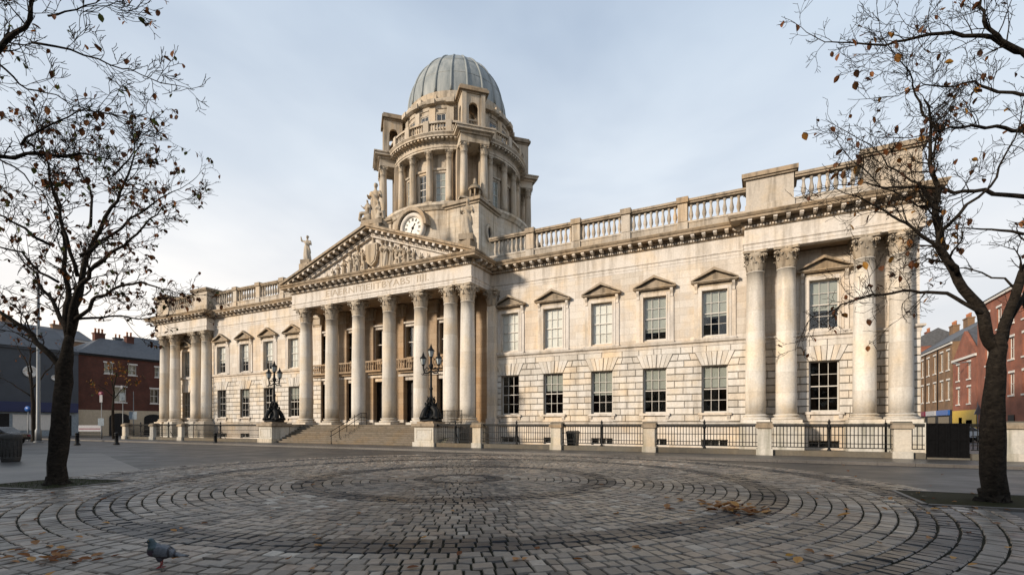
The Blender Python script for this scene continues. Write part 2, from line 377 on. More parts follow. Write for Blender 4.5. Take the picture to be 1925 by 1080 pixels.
def leafmat(name, col):
    m, t, b = newmat(name); oi = N(t, 'ShaderNodeObjectInfo'); g = N(t, 'ShaderNodeNewGeometry')
    rnd = math_(t, 'FRACT', math_(t, 'ADD', math_(t, 'MULTIPLY', g.outputs['Random Per Island'], 5.7), oi.outputs['Random']))
    r = ramp(t, rnd, [(0.0, tuple(x*0.55 for x in col)), (0.5, col), (1.0, (min(1, col[0]*1.35), col[1]*1.5, col[2]*1.2))])
    t.links.new(r.outputs[0], b.inputs['Base Color']); b.inputs['Roughness'].default_value = 0.7
    tl = N(t, 'ShaderNodeBsdfTranslucent'); t.links.new(r.outputs[0], tl.inputs[0]); ms = N(t, 'ShaderNodeMixShader'); ms.inputs[0].default_value = 0.35
    t.links.new(b.outputs[0], ms.inputs[1]); t.links.new(tl.outputs[0], ms.inputs[2]); t.links.new(ms.outputs[0], t.nodes['Material Output'].inputs[0])
leafmat('leaf_brown', (0.10, 0.036, 0.012)); leafmat('leaf_rust', (0.20, 0.066, 0.016)); leafmat('leaf_green', (0.060, 0.070, 0.014)); leafmat('leaf_amber', (0.34, 0.15, 0.03))
leafmat('leaf_fallen', (0.46, 0.22, 0.08)); leafmat('leaf_yellow', (0.60, 0.30, 0.03))
# ------------------------------------------------------------------ the ground
KERB_Y, FENCE_Y, WALL_Y = 24.4, 28.0, 34.9
def sheet_(pts, z): return MB().add([(p[0], p[1], z) for p in pts], [tuple(range(len(pts)))])
ground_mat('joint_stone', (0.016, 0.015, 0.014), (0.04, 0.037, 0.033), 14, 0.7)
mb = MB(); mb.add([(-900,-300,0),(900,-300,0),(900,1500,0),(-900,1500,0)], [(0,1,2,3)]); struct(mb.build('road', M['asphalt']))
mb = MB()                                              # footway along the front of the building, with a kerb edge
mb.box(-140, 16, KERB_Y+0.32, 33.0, -0.05, 0.12); struct(mb.build('footway', M['slab']))
kerb = struct(MB().box(-140, 16, KERB_Y+0.02, KERB_Y+0.30, -0.06, 0.06).build('kerb', M['joint']))
x = -70.0; km = None
while x < 15.5:
    L_ = random.uniform(1.0, 1.35)
    k = MB().box(x, x+L_-0.012, KERB_Y, KERB_Y+0.315, -0.04, 0.127); k.build('kerb_stone', M['kerb'], kerb); x += L_
struct(sheet_([(-140, KERB_Y-.34), (16, KERB_Y-.34), (16, KERB_Y-.003), (-140, KERB_Y-.003)], .004).build('gutter', M['joint_stone']))
struct(MB().box(-64.2, 7.2, 33.003, WALL_Y+0.2, -0.06, 0.112).build('area_floor', M['gravel']))
# smooth flagged margins left and right of the stone circle
def sheet(pts, z): return MB().add([(p[0], p[1], z) for p in pts], [tuple(range(len(pts)))])
lp = [(-26,-8), (-8.5,-8), (-8.5,1), (-12,4), (-15.2,8.2), (-19.5,9.6), (-34,14.5), (-40,8)]
struct(sheet(lp, 0.004).build('margin_paving', M['slab']))
rp = [(2.2,2), (10,-2), (14,9), (8.5,11.4), (3.4,11.2), (1,6)]
struct(sheet(rp, 0.004).build('margin_paving', M['slab']))
PC = (-8.2, 12.5); PR = 12.15
disc = MB(); n = 96
disc.add([(PC[0]+PR*math.cos(2*math.pi*i/n), PC[1]+PR*math.sin(2*math.pi*i/n), 0.009) for i in range(n)], [tuple(range(n))])
plaza = struct(disc.build('plaza', M['joint']))
setts = []
DARK = [(0.85, 1.45), (3.85, 4.55), (7.95, 8.65), (10.6, 11.5)]
r = 0.33; rnd = random.Random(3)
while r < PR - 0.1:
    pit = 0.252 + rnd.uniform(-0.007, 0.007)
    rm = r + pit/2; nn = max(6, round(2*math.pi*rm/0.205)); ph = rnd.random()*6.28
    dark = any(a <= rm < b for a, b in DARK)
    cuts = [ph + 2*math.pi*(i + rnd.uniform(-0.2, 0.2))/nn for i in range(nn)]
    for i in range(nn):
        a0, a1 = cuts[i], cuts[(i+1) % nn] + (2*math.pi if i == nn-1 else 0)
        g = 0.010 + rnd.uniform(0, 0.007); ri, ro = r + g + rnd.uniform(-0.006, 0.006), r + pit - g + rnd.uniform(-0.006, 0.006)
        q = []
        for rr, aa in ((ri, a0), (ro, a0), (ro, a1), (ri, a1)):
            da = g/rr*(1 if aa == a0 else -1)
            q.append((PC[0]+rr*math.cos(aa+da), PC[1]+rr*math.sin(aa+da)))
        t_ = rnd.uniform(0.0, 0.15) if dark else min(1, max(0.24, rnd.gauss(0.56, 0.19)))
        if dark and rnd.random() < 0.06: t_ = 0.35
        pn = noise.noise(Vector((q[0][0]*.33, q[0][1]*.33, 4.0)))
        if not dark: t_ = min(1, max(.22, t_ + .22*pn))
        setts.append((q, 0.030 + rnd.uniform(-0.006, 0.008), t_, [rnd.uniform(-0.008, 0.008) for _ in range(4)]))
    r += pit
def sett_into(mb, s):
    q, z, t_, j = s; cx = sum(p[0] for p in q)/4; cy = sum(p[1] for p in q)/4; k = 0.90
    vs = [(x, y, 0.0) for x, y in q] + [(x, y, z-0.016) for x, y in q] + [(cx+(x-cx)*k, cy+(y-cy)*k, z+j[i]) for i, (x, y) in enumerate(q)]
    fs = [(11, 10, 9, 8)]
    for i in range(4):
        m_ = (i+1) % 4; fs += [(m_, i, i+4, m_+4), (m_+4, i+4, i+8, m_+8)]
    o = len(mb.v); mb.v += vs
    for f in fs: mb.f.append(tuple(i+o for i in f)); mb.sm.append(False)
    mb.t += [t_]*12
setts.sort(key=lambda s: -scr_area([(x, y, 0.03) for x, y in s[0]]))
for s_ in setts[:300]:
    k = MB(); k.t = []; sett_into(k, s_); k.build('sett', M['sett'], plaza)
k = MB(); k.t = []
for s_ in setts[300:]: sett_into(k, s_)
hub = []; o_ = k.lathe([(0.30, 0.0), (0.30, 0.022), (0.26, 0.034), (0.0, 0.036)], 16, (PC[0], PC[1], 0), False, cap=False); k.t += [0.6]*(len(k.v)-len(k.t))
stuff(k.build('sett_field', M['sett'], plaza))
# tree pits: soil in a shallow stone edging
def pit(pts, name='tree_pit'):
    o = struct(sheet(pts, 0.042).build(name, M['soil']))
    for i in range(len(pts)):
        a, b_ = Vector(pts[i]), Vector(pts[(i+1) % len(pts)]); d = (b_-a).normalized(); nn_ = Vector((d.y, -d.x))
        MB().prism_z([tuple(a), tuple(a+nn_*0.09), tuple(b_+nn_*0.09), tuple(b_)], 0.0, 0.055).build('edging', M['kerb'], o)
    return o
pit([(-18.3,5.0), (-15.8,5.6), (-16.1,7.6), (-18.6,7.0)])
pit([(2.9,12.7), (5.6,12.9), (5.5,15.2), (2.8,15.0)])
# grass blades round the left trunk
mb = MB(); rg = random.Random(5)
for i in range(500):
    x, y = -17.1+rg.uniform(-1.05, 1.05), 6.3+rg.uniform(-0.9, 0.9); h = rg.uniform(0.02, 0.07); a = rg.uniform(0, 6.28); dx, dy = 0.008*math.cos(a), 0.008*math.sin(a)
    mb.add([(x-dx, y-dy, 0.04), (x+dx, y+dy, 0.04), (x+rg.uniform(-.03,.03), y+rg.uniform(-.03,.03), 0.04+h)], [(0,1,2)])
plain('grass', (0.035, 0.05, 0.012), 0.8, var=0.4)
g_ = mb.build('grass', M['grass']); stuff(g_); g_['label'] = 'short grass around the foot of the left tree'; g_['category'] = 'grass'
# ------------------------------------------------------------------ the custom house
BX = (XP(549, 31.75), XP(886, 31.75))                  # portico ends
LX = (-66.6, -56.2); RX = (XP(1399, 33.95), 7.65)      # end pavilions
PAV_Y, POR_Y, COL_Y, BACK_Y = 33.95, 31.75, 32.3, 53.0
Z_FLOOR, Z_STR0, Z_STR1, Z_ARC, Z_FRZ, Z_COR, Z_TOP = 1.62, 6.85, 7.2, 12.35, 12.85, 13.72, 14.45
house = thing('custom_house', 'large pale stone domed custom house with columned portico and clock', 'building', (-29, 35, 0))
def path_front(off_wing=0.0):
    return [(LX[0], BACK_Y), (LX[0], PAV_Y), (LX[1], PAV_Y), (LX[1], WALL_Y), (BX[0], WALL_Y), (BX[0], POR_Y), (BX[1], POR_Y), (BX[1], WALL_Y), (RX[0], WALL_Y), (RX[0], PAV_Y), (RX[1], PAV_Y), (RX[1], BACK_Y)]
# --- walls with openings
def wall_holes(mb, x0, x1, z0, z1, holes, y, depth):
    xs = sorted({x0, x1, *[h[0] for h in holes], *[h[1] for h in holes]}); zs = sorted({z0, z1, *[h[2] for h in holes], *[h[3] for h in holes]})
    for i in range(len(xs)-1):
        for j in range(len(zs)-1):
            cx, cz = (xs[i]+xs[i+1])/2, (zs[j]+zs[j+1])/2
            if any(h[0] < cx < h[1] and h[2] < cz < h[3] for h in holes): continue
            mb.add([(xs[i], y, zs[j]), (xs[i+1], y, zs[j]), (xs[i+1], y, zs[j+1]), (xs[i], y, zs[j+1])], [(0,1,2,3)])
    for a, b_, c, d in holes:
        mb.add([(a,y,c),(b_,y,c),(b_,y,d),(a,y,d),(a,y+depth,c),(b_,y+depth,c),(b_,y+depth,d),(a,y+depth,d)], [(0,4,5,1),(1,5,6,2),(2,6,7,3),(3,7,4,0)])
WW, GZ0, GZ1, UZ0, UZ1 = 1.56, 2.42, 5.52, 7.45, 10.45
rw = [XP(p, WALL_Y+0.2) for p in (961, 1042, 1133, 1232, 1344)]
lw = [XP(p, WALL_Y+0.2) for p in (421, 464, 509, 556)]
PW_Y = 35.45                                            # recessed wall of the pavilions
rpw, lpw = XP(1549, PW_Y), XP(351, PW_Y)
runs = [(BX[1]-0.3, RX[0]+0.25, rw, WALL_Y), (LX[1]-0.25, BX[0]+0.3, lw, WALL_Y), (RX[0]+0.02, RX[1]-0.75, [rpw], PW_Y), (LX[0]+0.75, LX[1]-0.02, [lpw], PW_Y)]
pieces = []                                             # rusticated stones: (quad, front y, parent wall)
FAN = 0.95; FS = 0.46
walls = []
for ri, (x0, x1, wx, y) in enumerate(runs):
    up_ = MB(); wall_holes(up_, x0, x1, Z_STR1-0.1, Z_ARC+0.002, [(x-WW/2, x+WW/2, UZ0, UZ1) for x in wx], y, 0.4)
    up_.build('upper_wall', M['limestone_ashlar'], house)
    lo = MB(); wall_holes(lo, x0, x1, 1.5, Z_STR0+0.05, [(x-WW/2, x+WW/2, GZ0, GZ1) for x in wx], y+0.05, 0.35)
    lw_o = lo.build('rusticated_wall', M['limestone_joint'], house); walls.append(lw_o)
    base = MB(); wall_holes(base, x0, x1, 0.0, 1.55, [(x-0.8, x+0.8, 0.16, 0.66) for x in wx], y-0.02, 0.5)
    base.build('plinth_wall', M['limestone_ashlar'], house)
    ch = (Z_STR0 - 1.86) / 11
    rr = random.Random(ri+11)
    for c in range(11):
        z0, z1 = 1.86+c*ch, 1.86+(c+1)*ch; zm = (z0+z1)/2
        def edges(z):
            out = []
            for x in wx:
                if GZ0-0.02 < zm < GZ1: out.append((x-WW/2, x+WW/2))
                elif GZ1 <= zm < GZ1+FAN:
                    e = WW/2 + FS*min(1, max(0, (z-GZ1)/FAN)); out.append((x-e, x+e))
            return out
        eb, et = edges(z0), edges(z1)
        spans = []; pb, pt = x0, x0
        for (a, b_), (a2, b2) in zip(eb, et): spans.append((pb, a, pt, a2)); pb, pt = b_, b2
        spans.append((pb, x1, pt, x1))
        for (b0, b1, t0, t1) in spans:
            ln = ((b1-b0)+(t1-t0))/2
            if ln < 0.08: continue
            if ln < 1.3: cuts = [0, 1] if (c % 2 or ln < 0.7) else [0, 0.5, 1]
            else:
                k_ = max(2, round(ln/1.08)); off = 0.5 if c % 2 else 0.0
                cuts = [0] + [(i+off)/k_ + rr.uniform(-.03, .03) for i in range(0 if off else 1, k_)] + [1]
                cuts = sorted(cuts)
            for u, v_ in zip(cuts[:-1], cuts[1:]):
                g = 0.014
                q = [(b0+(b1-b0)*u+g, z0+g), (b0+(b1-b0)*v_-g, z0+g), (t0+(t1-t0)*v_-g, z1-g), (t0+(t1-t0)*u+g, z1-g)]
                if q[1][0]-q[0][0] > 0.04: pieces.append((q, y-0.045-rr.uniform(0, 0.02), lw_o, 'stone_block', y))
    for x in wx:                                        # flat arch of seven wedge stones
        for k_ in range(7):
            def ex(u, z): return x + (u-0.5)*2*(WW/2 + FS*(z-GZ1)/FAN)
            u0, u1 = k_/7, (k_+1)/7; zt = GZ1+FAN - 0.012; zb = GZ1
            q = [(ex(u0, zb)+.012, zb), (ex(u1, zb)-.012, zb), (ex(u1, zt)-.012, zt), (ex(u0, zt)+.012, zt)]
            pieces.append((q, y-0.10-(0.06 if k_ == 3 else 0.0), lw_o, 'voussoir', y))
# corner piers beyond the outer columns
for x0, x1 in ((RX[1]-0.75, RX[1]-0.02), (LX[0]+0.02, LX[0]+0.75)):
    lo = MB().box(x0+0.04, x1-0.04, 34.75, 36.2, 0.0, Z_ARC+0.2); pw = lo.build('corner_pier', M['limestone_ashlar'], house)
    for c in range(11):
        z0 = 1.86+c*(Z_STR0-1.86)/11; z1 = z0+(Z_STR0-1.86)/11
        pieces.append(([(x0, z0+.014), (x1, z0+.014), (x1, z1-.014), (x0, z1-.014)], 34.66, pw, 'stone_block', 34.75))
pieces.sort(key=lambda p: -scr_area([(x, p[1], z) for x, z in p[0]]))
rest = {}
for i, (q, yf, par, nm, y) in enumerate(pieces):
    if i < 300: MB().block(q, yf, y+0.06, 0.028).build(nm, M['limestone_rustic'], par)
    else: rest.setdefault(par, MB()).block(q, yf, y+0.06, 0.028)
for par, k in rest.items(): stuff(k.build('stone_courses', M['limestone_rustic'], par))
# --- side, back, roof
mb = MB(); mb.box(LX[0]+0.1, LX[0]+0.5, 36.0, BACK_Y, 0, Z_COR); mb.box(RX[1]-0.5, RX[1]-0.1, 36.0, BACK_Y, 0, Z_COR); mb.box(LX[0]+0.1, RX[1]-0.1, BACK_Y-0.4, BACK_Y, 0, Z_COR)
mb.build('side_wall', M['limestone_ashlar'], house)
MB().box(LX[0]+0.3, RX[1]-0.3, 35.2, BACK_Y-0.1, 13.9, 14.3).build('flat_roof', M['lead'], house)
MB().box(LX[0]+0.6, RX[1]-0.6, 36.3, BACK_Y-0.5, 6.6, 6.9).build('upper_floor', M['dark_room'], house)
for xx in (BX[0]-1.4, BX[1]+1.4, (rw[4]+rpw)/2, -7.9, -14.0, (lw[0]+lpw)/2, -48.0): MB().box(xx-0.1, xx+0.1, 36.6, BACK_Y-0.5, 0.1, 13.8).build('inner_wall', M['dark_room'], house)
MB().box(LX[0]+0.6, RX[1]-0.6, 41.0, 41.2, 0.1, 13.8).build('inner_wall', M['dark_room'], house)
# --- mouldings that run round the whole front
def runs_of(prof, name, mat, segs, parent=house):
    for sg in segs: MB().sweep(prof, sg).build(name, mat, parent)
wingR = [(BX[1]-0.2, WALL_Y), (RX[0]+0.2, WALL_Y)]; wingL = [(LX[1]-0.2, WALL_Y), (BX[0]+0.2, WALL_Y)]
pavR = [(RX[0]+0.03, PW_Y), (RX[1]-0.73, PW_Y)]; pavL = [(LX[0]+0.73, PW_Y), (LX[1]-0.03, PW_Y)]
pierR = [(RX[1]-0.72, 34.75), (RX[1]-0.05, 34.75), (RX[1]-0.05, 36.2)]; pierL = [(LX[0]+0.05, 36.2), (LX[0]+0.05, 34.75), (LX[0]+0.72, 34.75)]
runs_of([(-.1,Z_STR0-.02),(.07,Z_STR0-.02),(.07,Z_STR0+.16),(.20,Z_STR0+.22),(.23,Z_STR1-.08),(.23,Z_STR1),(.06,Z_STR1+.04),(-.1,Z_STR1+.04)], 'string_course', M['limestone'], [wingR, wingL, pavR, pavL, pierR, pierL])
runs_of([(-.1,1.50),(.10,1.50),(.13,1.62),(.13,1.74),(.04,1.84),(-.1,1.84)], 'plinth_moulding', M['limestone'], [wingR, wingL, pavR, pavL, pierR, pierL])
pf = path_front()
MB().sweep([(-.45,Z_ARC-.003),(.012,Z_ARC-.003),(.012,Z_ARC+.17),(.035,Z_ARC+.18),(.035,Z_ARC+.36),(.09,Z_ARC+.42),(.09,Z_FRZ-.02),(0,Z_FRZ),(-.45,Z_FRZ)], pf).build('architrave', M['limestone'], house)
MB().sweep([(-.45,Z_FRZ-.01),(-.005,Z_FRZ-.01),(-.005,Z_COR),(-.45,Z_COR)], pf).build('frieze', M['limestone'], house)
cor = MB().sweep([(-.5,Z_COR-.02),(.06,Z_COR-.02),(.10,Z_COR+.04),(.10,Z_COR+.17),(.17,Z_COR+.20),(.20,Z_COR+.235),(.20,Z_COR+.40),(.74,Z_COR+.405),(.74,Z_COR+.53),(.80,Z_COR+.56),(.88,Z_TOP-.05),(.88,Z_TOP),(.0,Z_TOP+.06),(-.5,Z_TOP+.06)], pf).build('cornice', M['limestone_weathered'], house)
mod = MB().box(-.11, .11, -.48, 0.02, 0, .165).mesh('modillion', M['limestone_weathered'])
mods = MB()
mods.box(-.11,.11,-.48,.02,.03,.165); mods.box(-.09,.09,-.40,.02,-.03,.03); mod = mods.mesh('modillion', M['limestone'])
dent = MB()
segl = [(pf[i], pf[i+1]) for i in range(len(pf)-1)]
for i, (a, b_) in enumerate(segl):
    a, b_ = Vector(a), Vector(b_); d = (b_-a); ln = d.length; d.normalize(); nrm = Vector((d.y, -d.x)); ang = math.atan2(nrm.y, nrm.x)+math.pi/2
    if i in (0, len(segl)-1): s0, s1 = (0, min(ln, 4.0)) if i else (ln-4.0, ln)
    else: s0, s1 = 0, ln
    k_ = max(1, int((s1-s0)/0.68))
    for j in range(k_):
        p = a + d*(s0+(j+0.5)*(s1-s0)/k_) + nrm*0.20
        link('modillion', mod, cor, (p.x, p.y, Z_COR+.24), (0, 0, ang))
    k_ = int((s1-s0)/0.165)
    for j in range(k_):
        p = a + d*(s0+(j+0.5)*(s1-s0)/k_) + nrm*0.13
        dent.obox((p.x, p.y, Z_COR+.105), Vector((d.x,d.y,0)), Vector((nrm.x,nrm.y,0)), Vector((0,0,1)), .052, .045, .058)
stuff(dent.build('dentil_course', M['limestone'], cor))
# --- sash windows
def bars(w_, h, nx, nz, fr=0.075, bar=0.028, d=0.06):
    mb = MB(); mb.box(-w_/2, -w_/2+fr, 0, d, 0, h); mb.box(w_/2-fr, w_/2, 0, d, 0, h); mb.box(-w_/2+fr, w_/2-fr, 0, d, 0, fr*1.35); mb.box(-w_/2+fr, w_/2-fr, 0, d, h-fr, h)
    iw, ih = w_-2*fr, h-fr*2.35; mid = fr*1.35+ih/2
    mb.box(-w_/2+fr, w_/2-fr, -.012, d, mid-.03, mid+.03)
    for i in range(1, nx): x = -w_/2+fr+iw*i/nx; mb.box(x-bar/2, x+bar/2, .006, d-.01, fr*1.35, h-fr)
    for j in range(1, nz):
        if j*2 == nz: continue
        z = fr*1.35+ih*j/nz
        for i in range(nx): mb.box(-w_/2+fr+iw*i/nx+bar/2, -w_/2+fr+iw*(i+1)/nx-bar/2, .006, d-.01, z-bar/2, z+bar/2)
    return mb
def panes(w_, h, nx, nz, fr=0.075):
    iw, ih = w_-2*fr, h-fr*2.35
    return [(-w_/2+fr+iw*(i+.5)/nx, fr*1.35+ih*(j+.5)/nz) for j in range(nz) for i in range(nx)], (iw/nx, ih/nz)
SASH_U = bars(WW, UZ1-UZ0, 3, 4).mesh('window', M['sash_paint']); SASH_G = bars(WW, GZ1-GZ0, 3, 4).mesh('window', M['sash_paint'])
PU, su = panes(WW, UZ1-UZ0, 3, 4); PG, sg_ = panes(WW, GZ1-GZ0, 3, 4)
def pane_mesh(s): return MB().add([(-s[0]/2,0,-s[1]/2),(s[0]/2,0,-s[1]/2),(s[0]/2,0,s[1]/2),(-s[0]/2,0,s[1]/2),(-s[0]/2,.006,-s[1]/2),(s[0]/2,.006,-s[1]/2),(s[0]/2,.006,s[1]/2),(-s[0]/2,.006,s[1]/2)], [(0,1,2,3),(7,6,5,4),(0,4,5,1),(1,5,6,2),(2,6,7,3),(3,7,4,0)]).mesh('pane', M['glass'])
PMU, PMG = pane_mesh(su), pane_mesh(sg_)
rp_ = random.Random(21)
def window(x, y, z0, me, pl, pm, parent=house, blind=None, bmat='blind', ww=WW, hh=3.0, pane_n='pane'):
    o = link('window', me, parent, (x, y, z0))
    for px_, pz_ in pl: link(pane_n, pm, o, (x+px_, y+.028, z0+pz_), (rp_.gauss(0, .006), 0, rp_.gauss(0, .006)))
    if blind:
        mb = MB(); n_ = 14; top = hh-.06; bot = hh*(1-blind)
        mb.box(-ww/2+.06, ww/2-.06, .10, .105, bot, top); mb.box(-ww/2+.06, ww/2-.06, .09, .12, bot-.03, bot-.001)
        mb.build('blind', M[bmat], o, (x, y, z0))
    return o
def ped_window(x, y, deep):                            # moulded surround with brackets and a small pediment
    mb = MB(); f0, f1 = WW/2, WW/2+.24; yb = y+.02
    for s in (-1, 1):
        a, b_ = sorted((x+s*f0, x+s*f1)); mb.box(a, b_, y-.10, yb, UZ0-.12, UZ1+.24)
        a, b_ = sorted((x+s*(f0+.0), x+s*(f0+.07))); mb.box(a, b_, y-.13, y-.1005, UZ0-.12, UZ1+.07)
        a, b_ = sorted((x+s*(f1+.01), x+s*(f1+.25))); mb.box(a, b_, y-.07, yb, UZ0-.12, UZ1-.10)
    mb.box(x-f0, x+f0, y-.10, yb, UZ1+.003, UZ1+.24)
    s_ = mb.build('window_surround', M['limestone'], house)
    for s in (-1, 1):
        k = MB(); cx = x+s*(f1+.12); k.prism_x([(yb, UZ1-.14), (y-.12, UZ1-.12), (y-.10, UZ1+.10), (y-.24, UZ1+.30), (y-.27, UZ1+.45), (yb, UZ1+.45)][::-1], cx-.09, cx+.09); k.build('bracket', M['limestone'], s_)
    fz = MB().box(x-f1-.02, x+f1+.02, y-.05, yb, UZ1+.245, UZ1+.46); fz.build('window_frieze', M['limestone_carved'], s_)
    hw = f1+.42; zc_ = UZ1+.46; ap = .66
    p = MB(); p.box(x-hw+.1, x+hw-.1, y-.30, yb, zc_, zc_+.06); p.box(x-hw, x+hw, y-.38, yb, zc_+.06, zc_+.14)
    tp = .16
    for s in (-1, 1):
        q = [(x+s*hw, zc_+.143), (x, zc_+.143+ap-.02), (x, zc_+.143+ap+tp), (x+s*hw, zc_+.143+.07)]
        if s < 0: q = q[::-1]
        p.prism_y(q[::-1] if s > 0 else q[::-1], y-.38, yb)
    p.prism_y([(x-hw+.2, zc_+.14), (x+hw-.2, zc_+.14), (x, zc_+.14+ap*.86)], y-.12, yb-.004)
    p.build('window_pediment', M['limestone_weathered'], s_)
    MB().box(x-f1-.3, x+f1+.3, y-.26, yb, UZ0-.24, UZ0-.125).build('window_sill', M['limestone'], s_)
def ground_win(x, y):
    s_ = MB().box(x-WW/2-.24, x+WW/2+.24, y-.22, y+.3, GZ0-.16, GZ0-.004).build('window_sill', M['limestone'], house)
    for s in (-1, 1): MB().prism_x([(y, GZ0-.16), (y-.17, GZ0-.16), (y-.15, GZ0-.3), (y-.09, GZ0-.42), (y, GZ0-.44)], x+s*(WW/2+.06)-.1, x+s*(WW/2+.06)+.1).build('bracket', M['limestone'], s_)
    MB().box(x-WW/2-.06, x+WW/2+.06, y-.055, y+.05, 1.86, GZ0-.16).build('apron', M['limestone'], s_)
def base_win(x, y):
    b_ = MB(); b_.box(x-.8, x+.8, y+.2, y+.26, .16, .22); b_.box(x-.8, x+.8, y+.2, y+.26, .6, .66)
    for k_ in range(4): b_.box(x-.8+k_*.52, x-.8+k_*.52+.04, y+.2, y+.26, .22, .6)
    o = b_.build('basement_window', M['sash_paint'], house)
    MB().box(x-.8, x+.8, y+.235, y+.24, .2, .62).build('pane', M['glass'], o); MB().box(x-.8, x+.8, y+.45, y+.47, .14, .68).build('backing', M['dark_room'], o)
for i, x in enumerate(rw):
    ped_window(x, WALL_Y, 0); window(x, WALL_Y+.2, UZ0, SASH_U, PU, PMU, blind=(0.98, 0.98, 0.97, 0.8, 0.55)[i], bmat='white_blind' if i < 3 else 'blind')
    ground_win(x, WALL_Y); window(x, WALL_Y+.2, GZ0, SASH_G, PG, PMG, blind=(0, .42, .55, .45, .45)[i], hh=3.1); base_win(x, WALL_Y)
for i, x in enumerate(lw):
    ped_window(x, WALL_Y, 0); window(x, WALL_Y+.2, UZ0, SASH_U, PU, PMU, blind=(.6, .62, .66, .98)[i], bmat='white_blind')
    ground_win(x, WALL_Y); window(x, WALL_Y+.2, GZ0, SASH_G, PG, PMG, blind=(0, .3, 0, .4)[i], hh=3.1); base_win(x, WALL_Y)
for x in (rpw, lpw):
    ped_window(x, PW_Y, 0); window(x, PW_Y+.2, UZ0, SASH_U, PU, PMU, blind=.6); ground_win(x, PW_Y); window(x, PW_Y+.2, GZ0, SASH_G, PG, PMG); base_win(x, PW_Y)
# --- columns: shaft with base and leaf capital
def capital(r, h):
    mb = MB()
    mb.lathe([(r*.98,0),(r*1.05,.02*h),(r*1.05,.05*h),(r*.95,.07*h),(r*.95,.5*h),(r*1.08,.75*h),(r*1.3,.88*h)], 16)
    for tier, (z0, hh, nn, out) in enumerate(((.06, .40, 8, .34), (.14, .58, 8, .40))):
        for i in range(nn):
            a = 2*math.pi*(i+.5*tier)/nn; ca, sa = math.sin(a), -math.cos(a)
            pr = [(0, 0), (.06, .35), (.12, .7), (.26, .95), (out, .97), (out+.05, .84)]; wd = [.30, .36, .36, .30, .2, .06]
            vs = []
            for (o_, zz), w_ in zip(pr, wd):
                for s_, lift in ((-1, -.05), (0, .05), (1, -.05)):
                    rad = r*(.97+o_+lift); tx, ty = -sa, ca
                    vs.append((ca*rad + tx*w_*r*s_, sa*rad + ty*w_*r*s_, h*(z0+hh*zz)))
            fs = []
            for k_ in range(5):
                for c in range(2): fs.append((k_*3+c, k_*3+c+1, k_*3+c+4, k_*3+c+3))
            mb.add(vs, fs, True)
    for i in range(4):                                  # corner volutes under the abacus
        a = math.pi/4+i*math.pi/2; d = Vector((math.cos(a), math.sin(a), 0)); tn = Vector((-d.y, d.x, 0))
        for s_ in (-1, 1):
            c0 = d*(r*1.5)+tn*(s_*r*.09)+Vector((0,0,h*.74)); pts = []; rd = []
            for k_ in range(9):
                th = -0.5+k_*.72; rr = r*.24*(1-k_*.085); pts.append(c0 + d*(math.cos(th)*rr) + Vector((0,0,math.sin(th)*rr))); rd.append(r*.085)
            mb.tube([d*(r*1.02)+tn*(s_*r*.22)+Vector((0,0,h*.52)), d*(r*1.22)+tn*(s_*r*.15)+Vector((0,0,h*.80)), c0+Vector((0,0,r*.26))], r*.075, 5); mb.tube(pts, rd, 5)
        e = Vector((d.x+d.y, d.y-d.x, 0)).normalized()
        mb.ell(e*(r*1.18)+Vector((0,0,h*.93)), (r*.17,)*3, 6, 4)
    ab = []; A = r*1.52
    for i in range(4):
        a = math.pi/4+i*math.pi/2; a2 = a+math.pi/2
        c0, c1 = Vector((math.cos(a), math.sin(a)))*A*1.32, Vector((math.cos(a2), math.sin(a2)))*A*1.32
        for u in (.06, .28, .5, .72, .94):
            p = c0.lerp(c1, u); p *= 1-.16*math.sin(math.pi*u); ab.append((p.x, p.y))
    mb.prism_z(ab, h*.885, h*.945); mb.prism_z([(x*1.04, y*1.04) for x, y in ab], h*.946, h)
    return mb
def colbase(r, h):
    mb = MB(); mb.box(-r*1.42, r*1.42, -r*1.42, r*1.42, 0, h*.34)
    mb.lathe([(r*1.36,h*.341),(r*1.42,h*.42),(r*1.42,h*.5),(r*1.34,h*.58),(r*1.2,h*.60),(r*1.13,h*.66),(r*1.13,h*.73),(r*1.22,h*.77),(r*1.27,h*.83),(r*1.2,h*.92),(r*1.06,h*.94),(r*1.02,h)], 24)
    return mb
def shaft(r, h, rt=.86, n=24):
    pr = [(r*(1-(1-rt)*max(0, u-.25)**1.25/.75**1.25), h*u) for u in [i/9 for i in range(10)]]
    pr += [(pr[-1][0]*1.07, h+.001), (pr[-1][0]*1.07, h+.05)]
    return MB().lathe(pr, n)
def column_kit(r, H, mat, cmat, hb=None, hc=None):
    hb = hb or r*.95; hc = hc or r*2.25; rt = .86
    return (shaft(r, H-hb-hc, rt).mesh('column', mat), colbase(r, hb).mesh('column_base', mat), capital(r*rt, hc).mesh('capital', cmat), hb, hc, H)
def put_column(kit, x, y, z, parent=house, rz=0.0, name='column'):
    o = link(name, kit[0], parent, (x, y, z+kit[3]), (0, 0, 0))
    link('column_base', kit[1], o, (x, y, z), (0, 0, rz)); link('capital', kit[2], o, (x, y, z+kit[5]-kit[4]), (0, 0, rz))
    return o
KP = column_kit(.60, Z_ARC-Z_FLOOR, M['limestone_column'], M['limestone_carved'])
por_cols = [XP(p, COL_Y) for p in (576, 624, 674, 732, 791, 847)] + [XP(879, COL_Y)]
for x in por_cols: put_column(KP, x, COL_Y, Z_FLOOR)
KV = column_kit(.575, Z_ARC-1.75, M['limestone_column'], M['limestone_carved'])
for x in [XP(p, 34.5) for p in (1420, 1478, 1625, 1694)] + [-65.5, -63.35, -59.1, -57.1]:
    put_column(KV, x, 34.5, 1.75); MB().box(x-.9, x+.9, 33.62, 35.4, 0.0, 1.748).build('column_pedestal', M['limestone_pale'], house)
